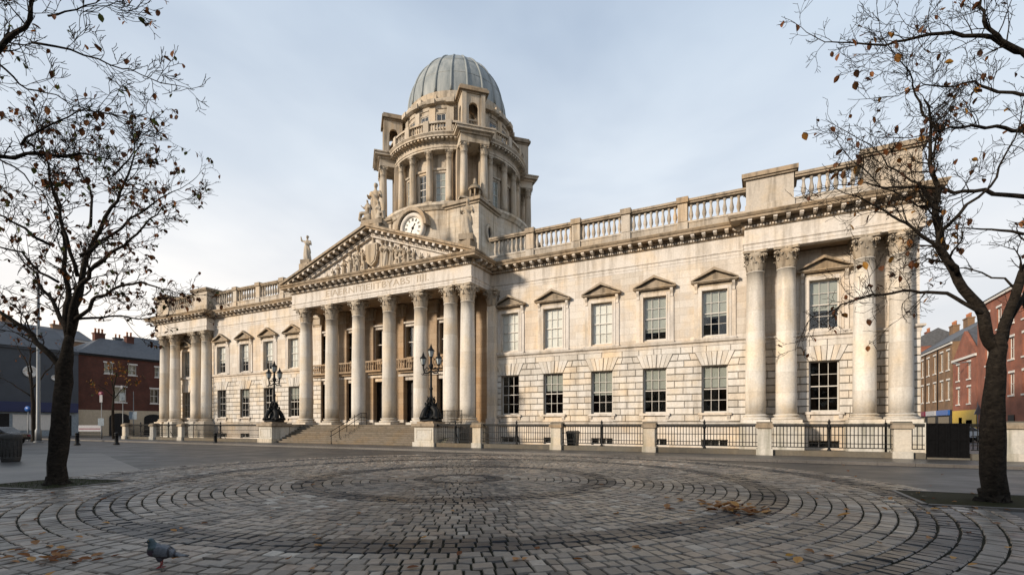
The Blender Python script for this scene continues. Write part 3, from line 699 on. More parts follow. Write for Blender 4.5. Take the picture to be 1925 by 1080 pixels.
for a, b_ in ((RX[0], RX[1]), (LX[0], LX[1])):         # ceiling over the pavilion columns
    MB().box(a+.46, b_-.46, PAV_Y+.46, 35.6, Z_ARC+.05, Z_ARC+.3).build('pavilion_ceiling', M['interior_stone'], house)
# --- portico: back wall with doors, pilasters, floor, ceiling
PB_Y = 35.2
doors = [XP(p, PB_Y) for p in (610, 660, 716, 774, 838)]
db = MB(); dh = [(x-.85, x+.85, Z_FLOOR, 5.6) for x in doors] + [(x-.62, x+.62, 7.7, 10.4) for x in doors]
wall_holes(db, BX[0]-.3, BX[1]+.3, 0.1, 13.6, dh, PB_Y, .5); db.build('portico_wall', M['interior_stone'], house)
for x in doors:
    fr_ = MB(); fr_.box(x-1.12, x-.855, PB_Y-.1, PB_Y+.02, Z_FLOOR, 5.6); fr_.box(x+.855, x+1.12, PB_Y-.1, PB_Y+.02, Z_FLOOR, 5.6); fr_.box(x-1.12, x+1.12, PB_Y-.1, PB_Y+.02, 5.603, 5.95); fr_.box(x-1.3, x+1.3, PB_Y-.3, PB_Y+.02, 5.953, 6.15)
    d_ = fr_.build('doorway', M['limestone'], house)
    for s in (-1, 1):
        lf = MB().box(x+s*.43-.415, x+s*.43+.415, PB_Y+.42, PB_Y+.47, Z_FLOOR+.02, 5.55)
        for z0, z1 in ((1.9, 3.0), (3.2, 4.3), (4.5, 5.3)): lf.box(x+s*.43-.28, x+s*.43+.28, PB_Y+.395, PB_Y+.419, z0, z1)
        lf.build('door_leaf', M['door_wood'], d_)
    bl = MB().box(x-1.25, x+1.25, PB_Y-.75, PB_Y+.01, 6.45, 6.62); bl.box(x-1.1, x+1.1, PB_Y-.5, PB_Y+.01, 6.25, 6.45); bl.box(x-1.25, x+1.25, PB_Y-.75, PB_Y-.6, 7.36, 7.48)
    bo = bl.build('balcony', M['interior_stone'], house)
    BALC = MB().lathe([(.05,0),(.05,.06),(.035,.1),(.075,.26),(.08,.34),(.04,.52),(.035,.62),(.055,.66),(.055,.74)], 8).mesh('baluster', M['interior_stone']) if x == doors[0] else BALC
    for k_ in range(9): link('baluster', BALC, bo, (x-1.15+k_*.2875, PB_Y-.675, 6.62))
    uf = MB(); uf.box(x-.85, x-.625, PB_Y-.08, PB_Y+.02, 7.6, 10.4); uf.box(x+.625, x+.85, PB_Y-.08, PB_Y+.02, 7.6, 10.4); uf.box(x-.85, x+.85, PB_Y-.08, PB_Y+.02, 10.403, 10.65); uf.box(x-1.0, x+1.0, PB_Y-.25, PB_Y+.02, 10.653, 10.8)
    so = uf.build('window_surround', M['limestone'], house)
    MB().box(x-.62, x+.62, PB_Y+.25, PB_Y+.256, 7.7, 10.4).build('pane', M['glass'], so)
    wb = MB().box(x-.03, x+.03, PB_Y+.2, PB_Y+.245, 7.7, 10.4); wb.box(x-.62, x+.62, PB_Y+.19, PB_Y+.247, 9.0, 9.07); wb.build('glazing_bar', M['sash_paint'], so)
for p in (597, 645, 695, 751, 813, 880):
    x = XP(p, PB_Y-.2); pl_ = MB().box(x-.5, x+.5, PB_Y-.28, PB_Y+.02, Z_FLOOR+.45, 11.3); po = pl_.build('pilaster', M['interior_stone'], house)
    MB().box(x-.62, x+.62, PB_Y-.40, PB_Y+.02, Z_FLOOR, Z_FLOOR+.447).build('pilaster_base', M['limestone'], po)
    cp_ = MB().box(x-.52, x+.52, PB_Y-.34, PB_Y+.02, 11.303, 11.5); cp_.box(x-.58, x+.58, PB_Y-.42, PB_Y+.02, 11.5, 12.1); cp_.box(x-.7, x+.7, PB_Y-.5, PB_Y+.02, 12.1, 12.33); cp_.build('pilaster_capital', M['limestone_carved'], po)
pxr = XP(906, 34.4)                                     # pilaster answering the portico on its right flank
po = MB().box(BX[1]-.12, BX[1]+.55, 34.3, WALL_Y+.02, Z_FLOOR+.5, Z_ARC-1.25).build('pilaster', M['limestone_column'], house)
MB().box(BX[1]-.16, BX[1]+.68, 34.17, WALL_Y+.02, 0.1, Z_FLOOR+.497).build('pilaster_base', M['limestone'], po)
link('pilaster_capital', capital(.44, 1.24).mesh('capital', M['limestone_carved']), po, (BX[1]+.2, 34.62, Z_ARC-1.25))
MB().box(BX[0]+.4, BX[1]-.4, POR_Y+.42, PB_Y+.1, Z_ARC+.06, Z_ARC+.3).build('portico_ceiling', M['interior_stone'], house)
MB().box(BX[0]-.25, BX[1]+.15, 31.2, PB_Y+.3, 0.1, Z_FLOOR-.004).build('portico_floor', M['step_stone'], house)
# --- pediment
PCX = (BX[0]+BX[1])/2; PXW = (BX[1]-BX[0])/2 + .88; APEX = 18.2; RISE = APEX - Z_TOP - .02
ped = MB(); ped.prism_y([(PCX-PXW+.6, Z_TOP+.03), (PCX+PXW-.6, Z_TOP+.03), (PCX, APEX-.3)], POR_Y+.12, POR_Y+.6)
pedo = ped.build('pediment', M['limestone'], house)
sl = RISE/PXW
def rake(y0, y1, za, zb, name, mat, inset=0.0):
    mb = MB()
    for s in (-1, 1):
        xe = PCX+s*(PXW-inset); ze = Z_TOP+.02+inset*sl
        q = [(xe, ze+za), (PCX, APEX+za), (PCX, APEX+zb), (xe, ze+zb)]
        mb.prism_y(q if s < 0 else q[::-1], y0, y1)
    return mb.build(name, mat, pedo)
rake(POR_Y-.12, POR_Y+.62, -.78, -.45, 'raking_bed_mould', M['limestone'], 1.7)
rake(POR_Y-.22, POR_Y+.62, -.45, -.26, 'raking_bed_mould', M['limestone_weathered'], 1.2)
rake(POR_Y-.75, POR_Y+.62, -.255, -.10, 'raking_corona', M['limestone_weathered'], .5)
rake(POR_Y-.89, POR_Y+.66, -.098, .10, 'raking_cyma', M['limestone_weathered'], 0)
rm_ = MB(); rm_.add([(-.11,-.52,-.2),(.11,-.52,-.2),(.11,.02,-.2),(-.11,.02,-.2),(-.11,-.52,0),(.11,-.52,0),(.11,.02,0),(-.11,.02,0)], [(0,3,2,1),(4,5,6,7),(0,1,5,4),(1,2,6,5),(2,3,7,6),(3,0,4,7)])
rmm = rm_.mesh('modillion', M['limestone'])
for s in (-1, 1):
    k_ = 15
    for j in range(k_):
        u = (j+.8)/(k_+.6); x = PCX+s*PXW*(1-u)*.93; z = APEX - abs(x-PCX)*sl - .258
        link('modillion', rmm, pedo, (x, POR_Y-.22, z), (0, s*math.atan(sl), 0))
dn = MB()
for s in (-1, 1):
    for j in range(52):
        x = PCX+s*(.15+j*.16); z = APEX-abs(x-PCX)*sl-.50; dn.box(x-.05, x+.05, POR_Y-.20, POR_Y-.115, z-.14, z)
stuff(dn.build('dentil_course', M['limestone'], pedo))
rf = MB()
for s in (-1, 1):
    q = [(PCX+s*(PXW-.1), Z_TOP+.10), (PCX, APEX+.04), (PCX, APEX-.2), (PCX+s*(PXW-.1), Z_TOP-.14)]
    rf.prism_y(q[::-1] if s < 0 else q, POR_Y+.61, 38.5)
rf.build('portico_roof', M['lead'], house)
# inscription cut in the frieze
def text_mesh(txt, size, ext, name, mat):
    cu = bpy.data.curves.new('t', 'FONT'); cu.body = txt; cu.size = size; cu.extrude = ext; cu.align_x = 'CENTER'; cu.resolution_u = 3
    o = bpy.data.objects.new('t', cu); COL.objects.link(o); dg = bpy.context.evaluated_depsgraph_get()
    me = bpy.data.meshes.new_from_object(o.evaluated_get(dg)); bpy.data.objects.remove(o); me.name = name; me.materials.clear(); me.materials.append(mat)
    return me
tx0, tx1 = XP(613, POR_Y), XP(806, POR_Y)
tm = text_mesh('EIAERNITIEIITBYABS  IIII.', .78, .006, 'inscription', M['letter'])
xs = [v.co.x for v in tm.vertices]; wid = max(xs)-min(xs)
link('inscription', tm, house, ((tx0+tx1)/2, POR_Y-.002, Z_FRZ+.17), (R(90), 0, 0), ((tx1-tx0)/wid, 1, 1))
# --- carved figures
def figure(seed, pose='stand', H=1.0):
    rr = random.Random(seed); mb = MB()
    def limb(a, b_, r0, r1): mb.tube([a, Vector(a).lerp(Vector(b_), .5), b_], [r0, (r0+r1)/2*1.05, r1], 8); mb.ell(a, (r0,)*3, 8, 5); mb.ell(b_, (r1,)*3, 8, 5)
    if pose == 'stand':
        n_ = 14; pr = [(.15,0),(.155,.1),(.14,.25),(.125,.4),(.115,.52),(.10,.60)]; vs = []; fs = []
        ph = rr.random()*6
        for r_, z in pr:
            for i in range(28):
                a = 2*math.pi*i/28; q = r_*(1+.14*math.sin(7*a+ph+z*3)*(1-z)); vs.append((q*math.cos(a)+.03*math.sin(z*4+ph), q*.8*math.sin(a), z))
        for k_ in range(5):
            for i in range(28): fs.append((k_*28+i, k_*28+(i+1) % 28, (k_+1)*28+(i+1) % 28, (k_+1)*28+i))
        mb.add(vs, fs+[tuple(range(28))[::-1], tuple(range(140, 168))])
        mb.ell((0, 0, .66), (.105, .08, .13), 10, 7); mb.ell((0, 0, .75), (.12, .075, .06)); mb.tube([(0,0,.78),(.005,-.01,.87)], [.04,.035], 8)
        mb.ell((.01*rr.choice((-1,1)), -.02, .93), (.052, .062, .07), 10, 7); mb.ell((0, .015, .955), (.058, .06, .055))
        for s in (-1, 1):
            sh = Vector((s*.115, 0, .765)); up_ = (s < 0 and seed == 12)
            el = sh+Vector((s*.06, -.03, -.15)) if not up_ else sh+Vector((s*.11, -.04, .02))
            ha = el+Vector((-s*.07*rr.random(), -.11, .03)) if not up_ else el+Vector((s*.01, -.03, .15))
            limb(sh, el, .042, .034); limb(el, ha, .034, .026)
        mb.tube([(-.12,-.04,.75),(0,-.095,.62),(.11,-.05,.48),(.13,.03,.30)], [.03,.035,.04,.02], 6)
    else:
        low = pose == 'recline'; hz = .16 if low else .33
        mb.ell((0, 0, hz*.5), (.16, .12, hz*.55)); tors = Vector((.02, 0, hz+.06)); sh = Vector((-.05 if low else .0, -.02, hz+.34))
        limb(tors, sh, .10, .085); mb.ell(sh, (.115, .07, .06)); mb.tube([sh, sh+Vector((0,-.01,.10))], [.04,.033], 8); mb.ell(sh+Vector((.01,-.025,.155)), (.05, .06, .066))
        for s in (-1, 1):
            kn = Vector((.28, -.06+s*.06, hz+(.07 if s > 0 else 0))); limb(Vector((.06, s*.05, hz)), kn, .075, .058)
            limb(kn, Vector((.34+(.26 if low else 0), -.08+s*.05, .04)), .055, .04)
            s1 = sh+Vector((s*.09-.0, 0, -.01)); e1 = s1+Vector((s*.05-.08*low, -.06, -.15)); limb(s1, e1, .04, .033); limb(e1, e1+Vector((.10, -.07, .02+.1*(rr.random()<.4))), .033, .026)
        mb.tube([(-.12,-.02,.02),(.1,-.10,.14),(.3,-.08,.03)], [.06,.07,.04], 6)
    for i, v_ in enumerate(mb.v): mb.v[i] = (v_[0]*H, v_[1]*H, v_[2]*H)
    return mb
FG = [remesh(figure(s, 'stand'), .015, 'relief_figure', M['limestone_carved']) for s in (1, 2, 3)] + [remesh(figure(4, 'sit'), .015, 'relief_figure', M['limestone_carved']), remesh(figure(5, 'recline'), .015, 'relief_figure', M['limestone_carved'])]
rel = [(625,3,1.05,1),(634,2,1.25,1),(645,0,1.55,1),(657,1,1.95,1),(666,3,2.0,1),(672,2,2.35,1),(682,3,2.3,1),(718,0,2.85,1),(725,2,2.75,-1),(735,1,2.65,1),(744,3,2.3,1),(752,2,2.15,1),(760,3,2.0,-1),(767,0,1.75,1),(777,3,1.55,-1),(789,4,1.3,-1),(803,4,.95,-1),(615,4,.8,1)]
for p, k_, h_, s in rel:
    x = XP(p, POR_Y-.05)
    h_ = min(h_, (RISE - abs(x-PCX)*sl - .82)*1.0)
    if h_ > .35: link('relief_figure', FG[k_], pedo, (x, POR_Y+.02, Z_TOP+.06), (0, 0, rp_.uniform(-.3, .3)), (h_*s*.82, h_*1.0, h_))
xs_ = XP(701, POR_Y)
shd = MB(); shd.prism_y([(-.62,2.0),(-.68,1.2),(-.45,.45),(0,.1),(.45,.45),(.68,1.2),(.62,2.0)][::-1][::-1], -.28, .1); shd.prism_y([(-.5,1.88),(-.54,1.2),(-.36,.56),(0,.28),(.36,.56),(.54,1.2),(.5,1.88)], -.33, -.281)
shd.build('carved_shield', M['limestone_carved'], pedo, (xs_, POR_Y+.05, Z_TOP+.35)); link('relief_figure', FG[0], pedo, (xs_, POR_Y+.0, Z_TOP+2.3), None, .82)
# --- parapet
PPY = 35.05
bal = MB().lathe([(.115,0),(.115,.09),(.06,.14),(.125,.34),(.145,.48),(.085,.80),(.065,1.0),(.10,1.05),(.11,1.10),(.11,1.2)], 10).mesh('baluster', M['limestone_sooty'])
def parapet(x0, x1, y, piers, pierw=.62, z0=Z_TOP+.05):
    zb, zr = 15.22, 16.42
    ba = MB().box(x0, x1, y-.24, y+.24, z0-.2, zb-.12); ba.box(x0, x1, y-.28, y+.28, zb-.12, zb); o = ba.build('balustrade', M['limestone_sooty'], house)
    rl_ = MB().box(x0, x1, y-.25, y+.25, zr, zr+.12); rl_.box(x0, x1, y-.32, y+.32, zr+.12, zr+.27); rl_.build('coping', M['limestone_weathered'], o)
    for px_ in piers:
        MB().box(px_-pierw/2, px_+pierw/2, y-.32, y+.33, zb+.003, zr-.003).build('pier', M['limestone_sooty'], o)
        MB().box(px_-pierw/2-.07, px_+pierw/2+.07, y-.42, y+.42, zr+.04, zr+.42).build('pier_cap', M['limestone_weathered'], o)
        MB().box(px_-pierw/2-.03, px_+pierw/2+.03, y-.36, y+.36, z0-.1, zb-.05).build('pier_base', M['limestone_sooty'], o)
    ends = sorted([x0-pierw/2+.25] + list(piers) + [x1+pierw/2-.25])
    for a, b_ in zip(ends[:-1], ends[1:]):
        g0, g1 = a+pierw/2, b_-pierw/2; k_ = int((g1-g0)/.38)
        for j in range(k_): link('baluster', bal, o, (g0+(j+.5)*(g1-g0)/k_, y, zb))
parapet(BX[1]-.2, RX[0]+.1, PPY, [XP(p, PPY) for p in (999, 1085, 1178, 1284)])
parapet(LX[1]-.1, BX[0]+.2, PPY, [XP(p, PPY) for p in (446, 489, 534)])
for a, b_ in (RX, LX):                                  # solid blocks and a balustrade between on each pavilion
    w_ = 2.75
    for x0, x1 in ((a+.04, a+w_), (b_-w_, b_-.04)):
        mb = MB().box(x0, x1, 33.98, 36.4, Z_TOP+.03, 15.2); mb.box(x0+.06, x1-.06, 34.04, 36.34, 15.2, 16.75); o = mb.build('parapet_block', M['limestone_sooty'], house)
        cp_ = MB().box(x0-.08, x1+.08, 33.9, 36.48, 16.75, 16.86); cp_.box(x0-.18, x1+.18, 33.8, 36.58, 16.86, 17.12); cp_.build('coping', M['limestone_weathered'], o)
    parapet(a+w_, b_-w_, 34.3, [])
# ------------------------------------------------------------------ the tower (part of the custom house)
TX, TY = PCX, 44.7
def tp(phi, r, z=0.0): return (TX + r*math.sin(phi), TY - r*math.cos(phi), z)
T0, T1, TC, TE, TA, TD = 13.9, 22.25, 27.55, 28.85, 32.7, 34.0
TBK = 21.9
def trot(phi): return (0, 0, phi)                       # local -Y turned outward to phi
MB().lathe([(7.5,T0),(7.5,17.5),(7.38,17.6),(7.38,T1-.75),(7.5,T1-.7),(7.62,T1-.5),(7.78,T1-.35),(7.78,T1-.12),(7.5,T1)], 96, (TX,TY,0), False).build('tower_base', M['tower_ashlar'], house)
wallr = 5.75
tw = MB().lathe([(wallr,T1-.05),(wallr,TC+.2)], 96, (TX,TY,0), True, cap=False); two = tw.build('drum_wall', M['tower_ashlar'], house)
MB().lathe([(6.6,T1+.003),(6.6,T1+.3),(5.7,T1+.3)], 96, (TX,TY,0), False, cap=False).build('drum_step', M['tower_stone'], house)
# entablature ring
MB().lathe([(5.7,TC),(6.72,TC),(6.72,TC+.17),(6.78,TC+.18),(6.78,TC+.34),(6.70,TC+.38),(6.70,TC+.70),(6.80,TC+.74),(6.88,TC+.84),(6.95,TC+.9),(7.35,TC+.92),(7.35,TC+1.05),(7.5,TC+1.2),(7.5,TC+1.25),(5.4,TC+1.33)], 96, (TX,TY,0), False, cap=False).build('drum_entablature', M['tower_stone'], house)
dm = MB()
for i in range(112):
    a = 2*math.pi*i/112; c = tp(a, 7.05, TC+.83); ax = Vector((math.cos(a), math.sin(a), 0)); ay = Vector((math.sin(a), -math.cos(a), 0))
    dm.obox(c, ax, ay, Vector((0,0,1)), .10, .22, .08)
stuff(dm.build('modillion_ring', M['tower_stone'], house))
KT = column_kit(.33, TC-T1-.3, M['tower_stone'], M['limestone_carved'], .3, .72)
for q in range(4):
    for d in (-27, -9, 9, 27):
        a = R(q*90+d); x, y, z = tp(a, 6.35); put_column(KT, x, y, T1+.3, house, a, 'drum_column')
        ax, ay = Vector((math.cos(a), math.sin(a), 0)), Vector((math.sin(a), -math.cos(a), 0))
        MB().obox(tp(a, 5.75, (T1+TC)/2+.1), ax, ay, Vector((0,0,1)), .28, .1, (TC-T1)/2-.1).build('drum_pilaster', M['tower_stone'], house)
    for d in (-18, 0, 18):                               # tall windows of the drum
        a = R(q*90+d)
        mb = MB(); w_, h_ = 1.0, 2.75
        mb.box(-.72,-.5,-.16,.1,-.1,h_); mb.box(.5,.72,-.16,.1,-.1,h_); mb.box(-.72,.72,-.16,.1,h_,h_+.22); mb.box(-.85,.85,-.28,.1,h_+.223,h_+.4); mb.box(-.8,.8,-.22,.1,-.25,-.1)
        fo = link('window_surround', mb.mesh('window_surround', M['tower_stone']), house, tp(a, wallr+.02, T1+.75), trot(a)); local(fo)
        link('window', bars(1.0, h_, 2, 4, .06, .03).mesh('window', M['sash_paint']), fo, (0, -.07, 0))
        MB().box(-.45,.45,-.045,-.04,.05,h_-.05).build('pane', M['glass'], fo); MB().box(-.5,.5,-.02,-.01,-.1,h_).build('backing', M['blind'] if d else M['dark_room'], fo)
# balustrade above the ring
rb = MB(); rb.lathe([(6.75,TE+.02),(7.05,TE+.02),(7.05,TE+.3),(6.75,TE+.3)], 96, (TX,TY,0), False, cap=False); rb.lathe([(6.72,TE+1.0),(7.08,TE+1.0),(7.08,TE+1.18),(6.72,TE+1.18),(6.72,TE+1.0)], 96, (TX,TY,0), False, cap=False)
rbo = rb.build('balustrade', M['tower_stone'], house)
tb = MB().lathe([(.07,0),(.07,.05),(.045,.09),(.09,.24),(.095,.32),(.05,.52),(.045,.6),(.07,.64),(.07,.7)], 8).mesh('baluster', M['tower_stone'])
for q in range(4):
    for d in (-27, -9, 9, 27):
        a = R(q*90+d); ax, ay = Vector((math.cos(a), math.sin(a), 0)), Vector((math.sin(a), -math.cos(a), 0))
        MB().obox(tp(a, 6.9, TE+.62), ax, ay, Vector((0,0,1)), .28, .24, .62).build('pier', M['tower_stone'], rbo)
    for c in (-18, 0, 18):
        for k_ in range(5):
            a = R(q*90+c-4.6+k_*2.3); link('baluster', tb, rbo, tp(a, 6.9, TE+.3))
# attic storey
AR = 5.62
MB().lathe([(AR,TE-.1),(AR,TE+.5),(AR-.06,TE+.55),(AR-.06,TA-.6)], 96, (TX,TY,0), False, cap=False).build('attic_wall', M['tower_ashlar'], house)
MB().lathe([(5.3,TA-.62),(AR+.02,TA-.6),(AR+.06,TA-.3),(AR+.2,TA-.26),(AR+.42,TA-.15),(AR+.48,TA),(AR+.48,TA+.08),(5.3,TA+.15)], 96, (TX,TY,0), False, cap=False).build('attic_cornice', M['tower_stone'], house)
MB().lathe([(5.35,TA+.1),(5.35,TA+.55),(5.2,TA+.6),(5.2,TD+.1),(5.05,TD+.2)], 96, (TX,TY,0), False, cap=False).build('dome_base', M['tower_stone'], house)
for q in range(4):
    for d in (-27, -9, 9, 27):
        a = R(q*90+d); ax, ay = Vector((math.cos(a), math.sin(a), 0)), Vector((math.sin(a), -math.cos(a), 0))
        po = MB().obox(tp(a, AR+.02, (TE+TA-.6)/2), ax, ay, Vector((0,0,1)), .32, .16, (TA-.6-TE)/2).build('attic_pilaster', M['tower_stone'], house)
        mb = MB().obox(tp(a, AR+.20, TA-.12), ax, ay, Vector((0,0,1)), .40, .36, .22); mb.obox(tp(a, 5.42, TA+.42), ax, ay, Vector((0,0,1)), .34, .2, .36); mb.build('pilaster_cap', M['tower_stone'], po)
    for d in (-18, 0, 18):
        a = R(q*90+d); mb = MB(); mb.box(-.62,-.45,-.12,.1,0,1.35); mb.box(.45,.62,-.12,.1,0,1.35); mb.box(-.62,.62,-.12,.1,1.35,1.52); mb.box(-.7,.7,-.18,.1,-.14,0)
        fo = link('window_surround', mb.mesh('window_surround', M['tower_stone']), house, tp(a, AR-.04, TE+1.35), trot(a)); local(fo)
        link('window', bars(.9, 1.35, 2, 2, .06, .03).mesh('window', M['sash_paint']), fo, (0, -.06, 0)); MB().box(-.4,.4,-.036,-.03,.05,1.3).build('pane', M['glass'], fo); MB().box(-.45,.45,-.012,-.004,0,1.35).build('backing', M['dark_room'], fo)
# dome, ribbed
DH, DR = 6.15, 5.12
pr = [(DR*math.cos(math.pi/2*u), TD+.15+DH*math.sin(math.pi/2*u)) for u in [i/22 for i in range(22)]]+[(.3, TD+.15+DH*.9995),(0.0, TD+.15+DH)]
do = MB().lathe(pr, 96, (TX,TY,0), True, cap=False).build('dome', M['lead'], house)
for i in range(20):
    a = 2*math.pi*(i+.5)/20; pts = []; rd = []
    for u in [k_/14*.97 for k_ in range(15)]:
        pts.append(tp(a, DR*math.cos(math.pi/2*u)+.02, TD+.15+DH*math.sin(math.pi/2*u))); rd.append(.135*(1-.55*u))
    MB().tube(pts, rd, 6).build('rib', M['lead'], do)
for k_ in (.22, .45, .68):
    MB().lathe([(DR*math.cos(math.pi/2*k_)+.0, TD+.15+DH*math.sin(math.pi/2*k_)-.03), (DR*math.cos(math.pi/2*k_)+.035, TD+.15+DH*math.sin(math.pi/2*k_)), (DR*math.cos(math.pi/2*k_)-.02, TD+.15+DH*math.sin(math.pi/2*k_)+.04)], 96, (TX,TY,0), True, cap=False).build('seam', M['lead'], do)
MB().lathe([(.75,TD+DH+.02),(.75,TD+DH+.16),(.5,TD+DH+.22),(.42,TD+DH+.34),(0,TD+DH+.42)], 24, (TX,TY,0)).build('dome_cap', M['lead'], do)
# diagonal bays: corner block below, paired columns, attic niche above
KA = column_kit(.36, TC-T1-.1, M['tower_stone'], M['limestone_carved'], .32, .8)
for q in range(4):
    sx_, sy_ = ((1,-1),(1,1),(-1,1),(-1,-1))[q]; a = R(45+q*90); ax, ay, az = Vector((math.cos(a), math.sin(a), 0)), Vector((math.sin(a), -math.cos(a), 0)), Vector((0,0,1))
    S = 6.75; x1, y1 = TX+sx_*S, TY+sy_*S; x0, y0 = TX+sx_*3.3, TY+sy_*3.3; xa, xb = sorted((x0, x1)); ya, yb = sorted((y0, y1))
    blk = MB().box(xa, xb, ya, yb, T0, TBK-.45); bo = blk.build('corner_block', M['tower_ashlar'], house)
    cp_ = MB().box(xa-.14, xb+.14, ya-.14, yb+.14, TBK-.447, TBK-.25); cp_.box(xa-.32, xb+.32, ya-.32, yb+.32, TBK-.25, TBK+.04); cp_.build('block_cornice', M['limestone_weathered'], bo)
    MB().box(xa-.16, xb+.16, ya-.16, yb+.16, T0, T0+2.6).build('block_plinth', M['limestone_weathered'], bo)
    # oval openings on the two outer faces
    for nx_, ny_ in ((sx_, 0),):
        cx_, cy_ = (x1, (y0+y1)/2) if nx_ else ((x0+x1)/2, y1)
        rotz = math.atan2(ny_, nx_)+math.pi/2; oo = link('oculus', MB().lathe([(.72,0),(.72,.14),(.5,.2),(.44,.06)], 24, cap=False).mesh('oculus', M['tower_stone']), bo, (cx_, cy_, TBK-2.6), (R(90), 0, rotz), (.75, 1.15, 1)); local(oo)
        MB().lathe([(.46,.02),(.0,.022)], 20, cap=False).build('pane', M['door_wood'], oo)
    for s in (-1, 1):
        p = Vector(tp(a, 7.75, T1+.1)) + ax*(s*.95); put_column(KA, p.x, p.y, T1+.05, house, a, 'bay_column')
        p2 = Vector(tp(a, 6.15, 0)) + ax*(s*1.1); MB().obox((p2.x, p2.y, (T1+TC)/2), ax, ay, az, .3, .55, (TC-T1)/2).build('bay_pilaster', M['tower_stone'], house)
    e = MB().obox(tp(a, 7.15, TC+.175), ax, ay, az, 1.36, 1.02, .185); e.obox(tp(a, 7.15, TC+.54), ax, ay, az, 1.33, .98, .178); e.obox(tp(a, 7.2, TC+.82), ax, ay, az, 1.45, 1.1, .1); e.obox(tp(a, 7.25, TC+1.04), ax, ay, az, 1.76, 1.36, .12); e.obox(tp(a, 7.25, TC+1.22), ax, ay, az, 1.86, 1.46, .058)
    e.build('bay_entablature', M['tower_stone'], house)
    # attic niche with an arch right through
    hw, op, zs_, zt = 1.12, .46, TE+1.5, TA-.35; arc = [(op*math.cos(t_), zs_+.75+op*math.sin(t_)) for t_ in [math.pi*i/10 for i in range(11)]]
    nb = MB(); dpt = .86; th = .3; zsp = zs_+.75
    for s1 in (-1, 1):
        for s2 in (-1, 1): nb.box(*sorted((s1*op, s1*hw)), *sorted((s2*(dpt-.42), s2*dpt)), TE-.05, zsp)
    def head(half, o_, put):
        for i in range(10):
            t0, t1 = math.pi*i/10, math.pi*(i+1)/10
            put([(o_*math.cos(t1), zsp+o_*math.sin(t1)), (o_*math.cos(t0), zsp+o_*math.sin(t0)), (o_*math.cos(t0), zt), (o_*math.cos(t1), zt)])
        for sd_ in (-1, 1): put([(min(sd_*o_, sd_*half), zsp), (max(sd_*o_, sd_*half), zsp), (max(sd_*o_, sd_*half), zt), (min(sd_*o_, sd_*half), zt)])
    for s2 in (-1, 1):
        head(hw, op, lambda q_: nb.prism_y(q_, *sorted((s2*(dpt-th), s2*dpt))))
        head(dpt-th-.002, .42, lambda q_: nb.prism_x(q_, *sorted((s2*(hw-th-.003), s2*(hw-.003)))))
    no = link('attic_niche', nb.mesh('attic_niche', M['tower_stone']), house, tp(a, 6.75, 0), trot(a)); local(no)
    cp_ = MB(); cp_.box(-hw-.1,hw+.1,-dpt-.1,dpt+.1,zt+.003,zt+.15); cp_.box(-hw-.3,hw+.3,-dpt-.3,dpt+.3,zt+.15,zt+.4); cp_.box(-hw-.18,hw+.18,-dpt-.18,dpt+.18,zt+.4,zt+.62); cp_.build('niche_cornice', M['limestone_weathered'], no)
    ba = MB().box(-op,op,-.5,-.3,TE+1.2,TE+1.36); ba.box(-op,op,-.5,-.3,TE-.02,TE+.5); ba.build('niche_rail', M['tower_stone'], no)
    for k_ in range(4): link('baluster', tb, no, (-.41+k_*.275, -.4, TE+.5))
    for s in (-1, 1): MB().box(s*(hw-.22)-.2, s*(hw-.22)+.2, -dpt-.12, -dpt+.02, TE-.02, zt).build('niche_pilaster', M['tower_stone'], no)
    # small lantern finial on the outer corner of the block
    fx, fy = TX+sx_*(S-.95), TY+sy_*(S-.95)
    f_ = MB().lathe([(.62,0),(.62,.2),(.5,.25),(.5,.38)], 12, (fx,fy,TBK+.04), False); f_.lathe([(.62,1.15),(.66,1.25),(.6,1.32),(.5,1.5),(.25,1.72),(.16,1.8),(.2,1.9),(.13,2.0),(.16,2.15),(.05,2.35)], 12, (fx,fy,TBK+.04))
    for i in range(6): f_.lathe([(.1,.38),(.08,.7),(.1,1.15)], 6, (fx+.47*math.cos(i*math.pi/3), fy+.47*math.sin(i*math.pi/3), TBK+.04))
    f_.build('finial', M['limestone_weathered'], house)
# clock on the front of the tower base
CZ = 20.1
ck = MB(); ck.lathe([(1.45,-.05),(1.45,.22),(1.3,.34),(1.12,.34),(1.0,.2),(1.0,.1)], 40, cap=False)
gp = [(-1.9,.9),(-1.35,.55)]
cko = link('clock', ck.mesh('clock', M['limestone']), house, (TX, TY-7.42, CZ), (R(90), 0, 0)); local(cko)
MB().lathe([(1.02,.12),(0,.121)], 40, cap=False).build('clock_face', M['clock_white'], cko)
nb = MB()
for i in range(12):
    a = i*math.pi/6; d = Vector((math.sin(a), math.cos(a), 0)); tn = Vector((d.y, -d.x, 0)); cnt = (2 if i % 3 else 3)
    for j in range(cnt): nb.obox(d*.78+tn*((j-(cnt-1)/2)*.085)+Vector((0,0,.135)), tn, d, Vector((0,0,1)), .022, .13, .006)
nb.build('numerals', M['iron'], cko)
hd = MB()
for ang, ln, w_ in ((R(35), .5, .04), (R(205), .72, .028)):
    d = Vector((math.sin(ang), math.cos(ang), 0)); tn = Vector((d.y, -d.x, 0)); hd.obox(d*(ln/2-.05)+Vector((0,0,.155)), tn, d, Vector((0,0,1)), w_, ln/2+.05, .006)
hd.lathe([(.13,.15),(.13,.17),(0,.175)], 12); hd.build('hands', M['iron'], cko)
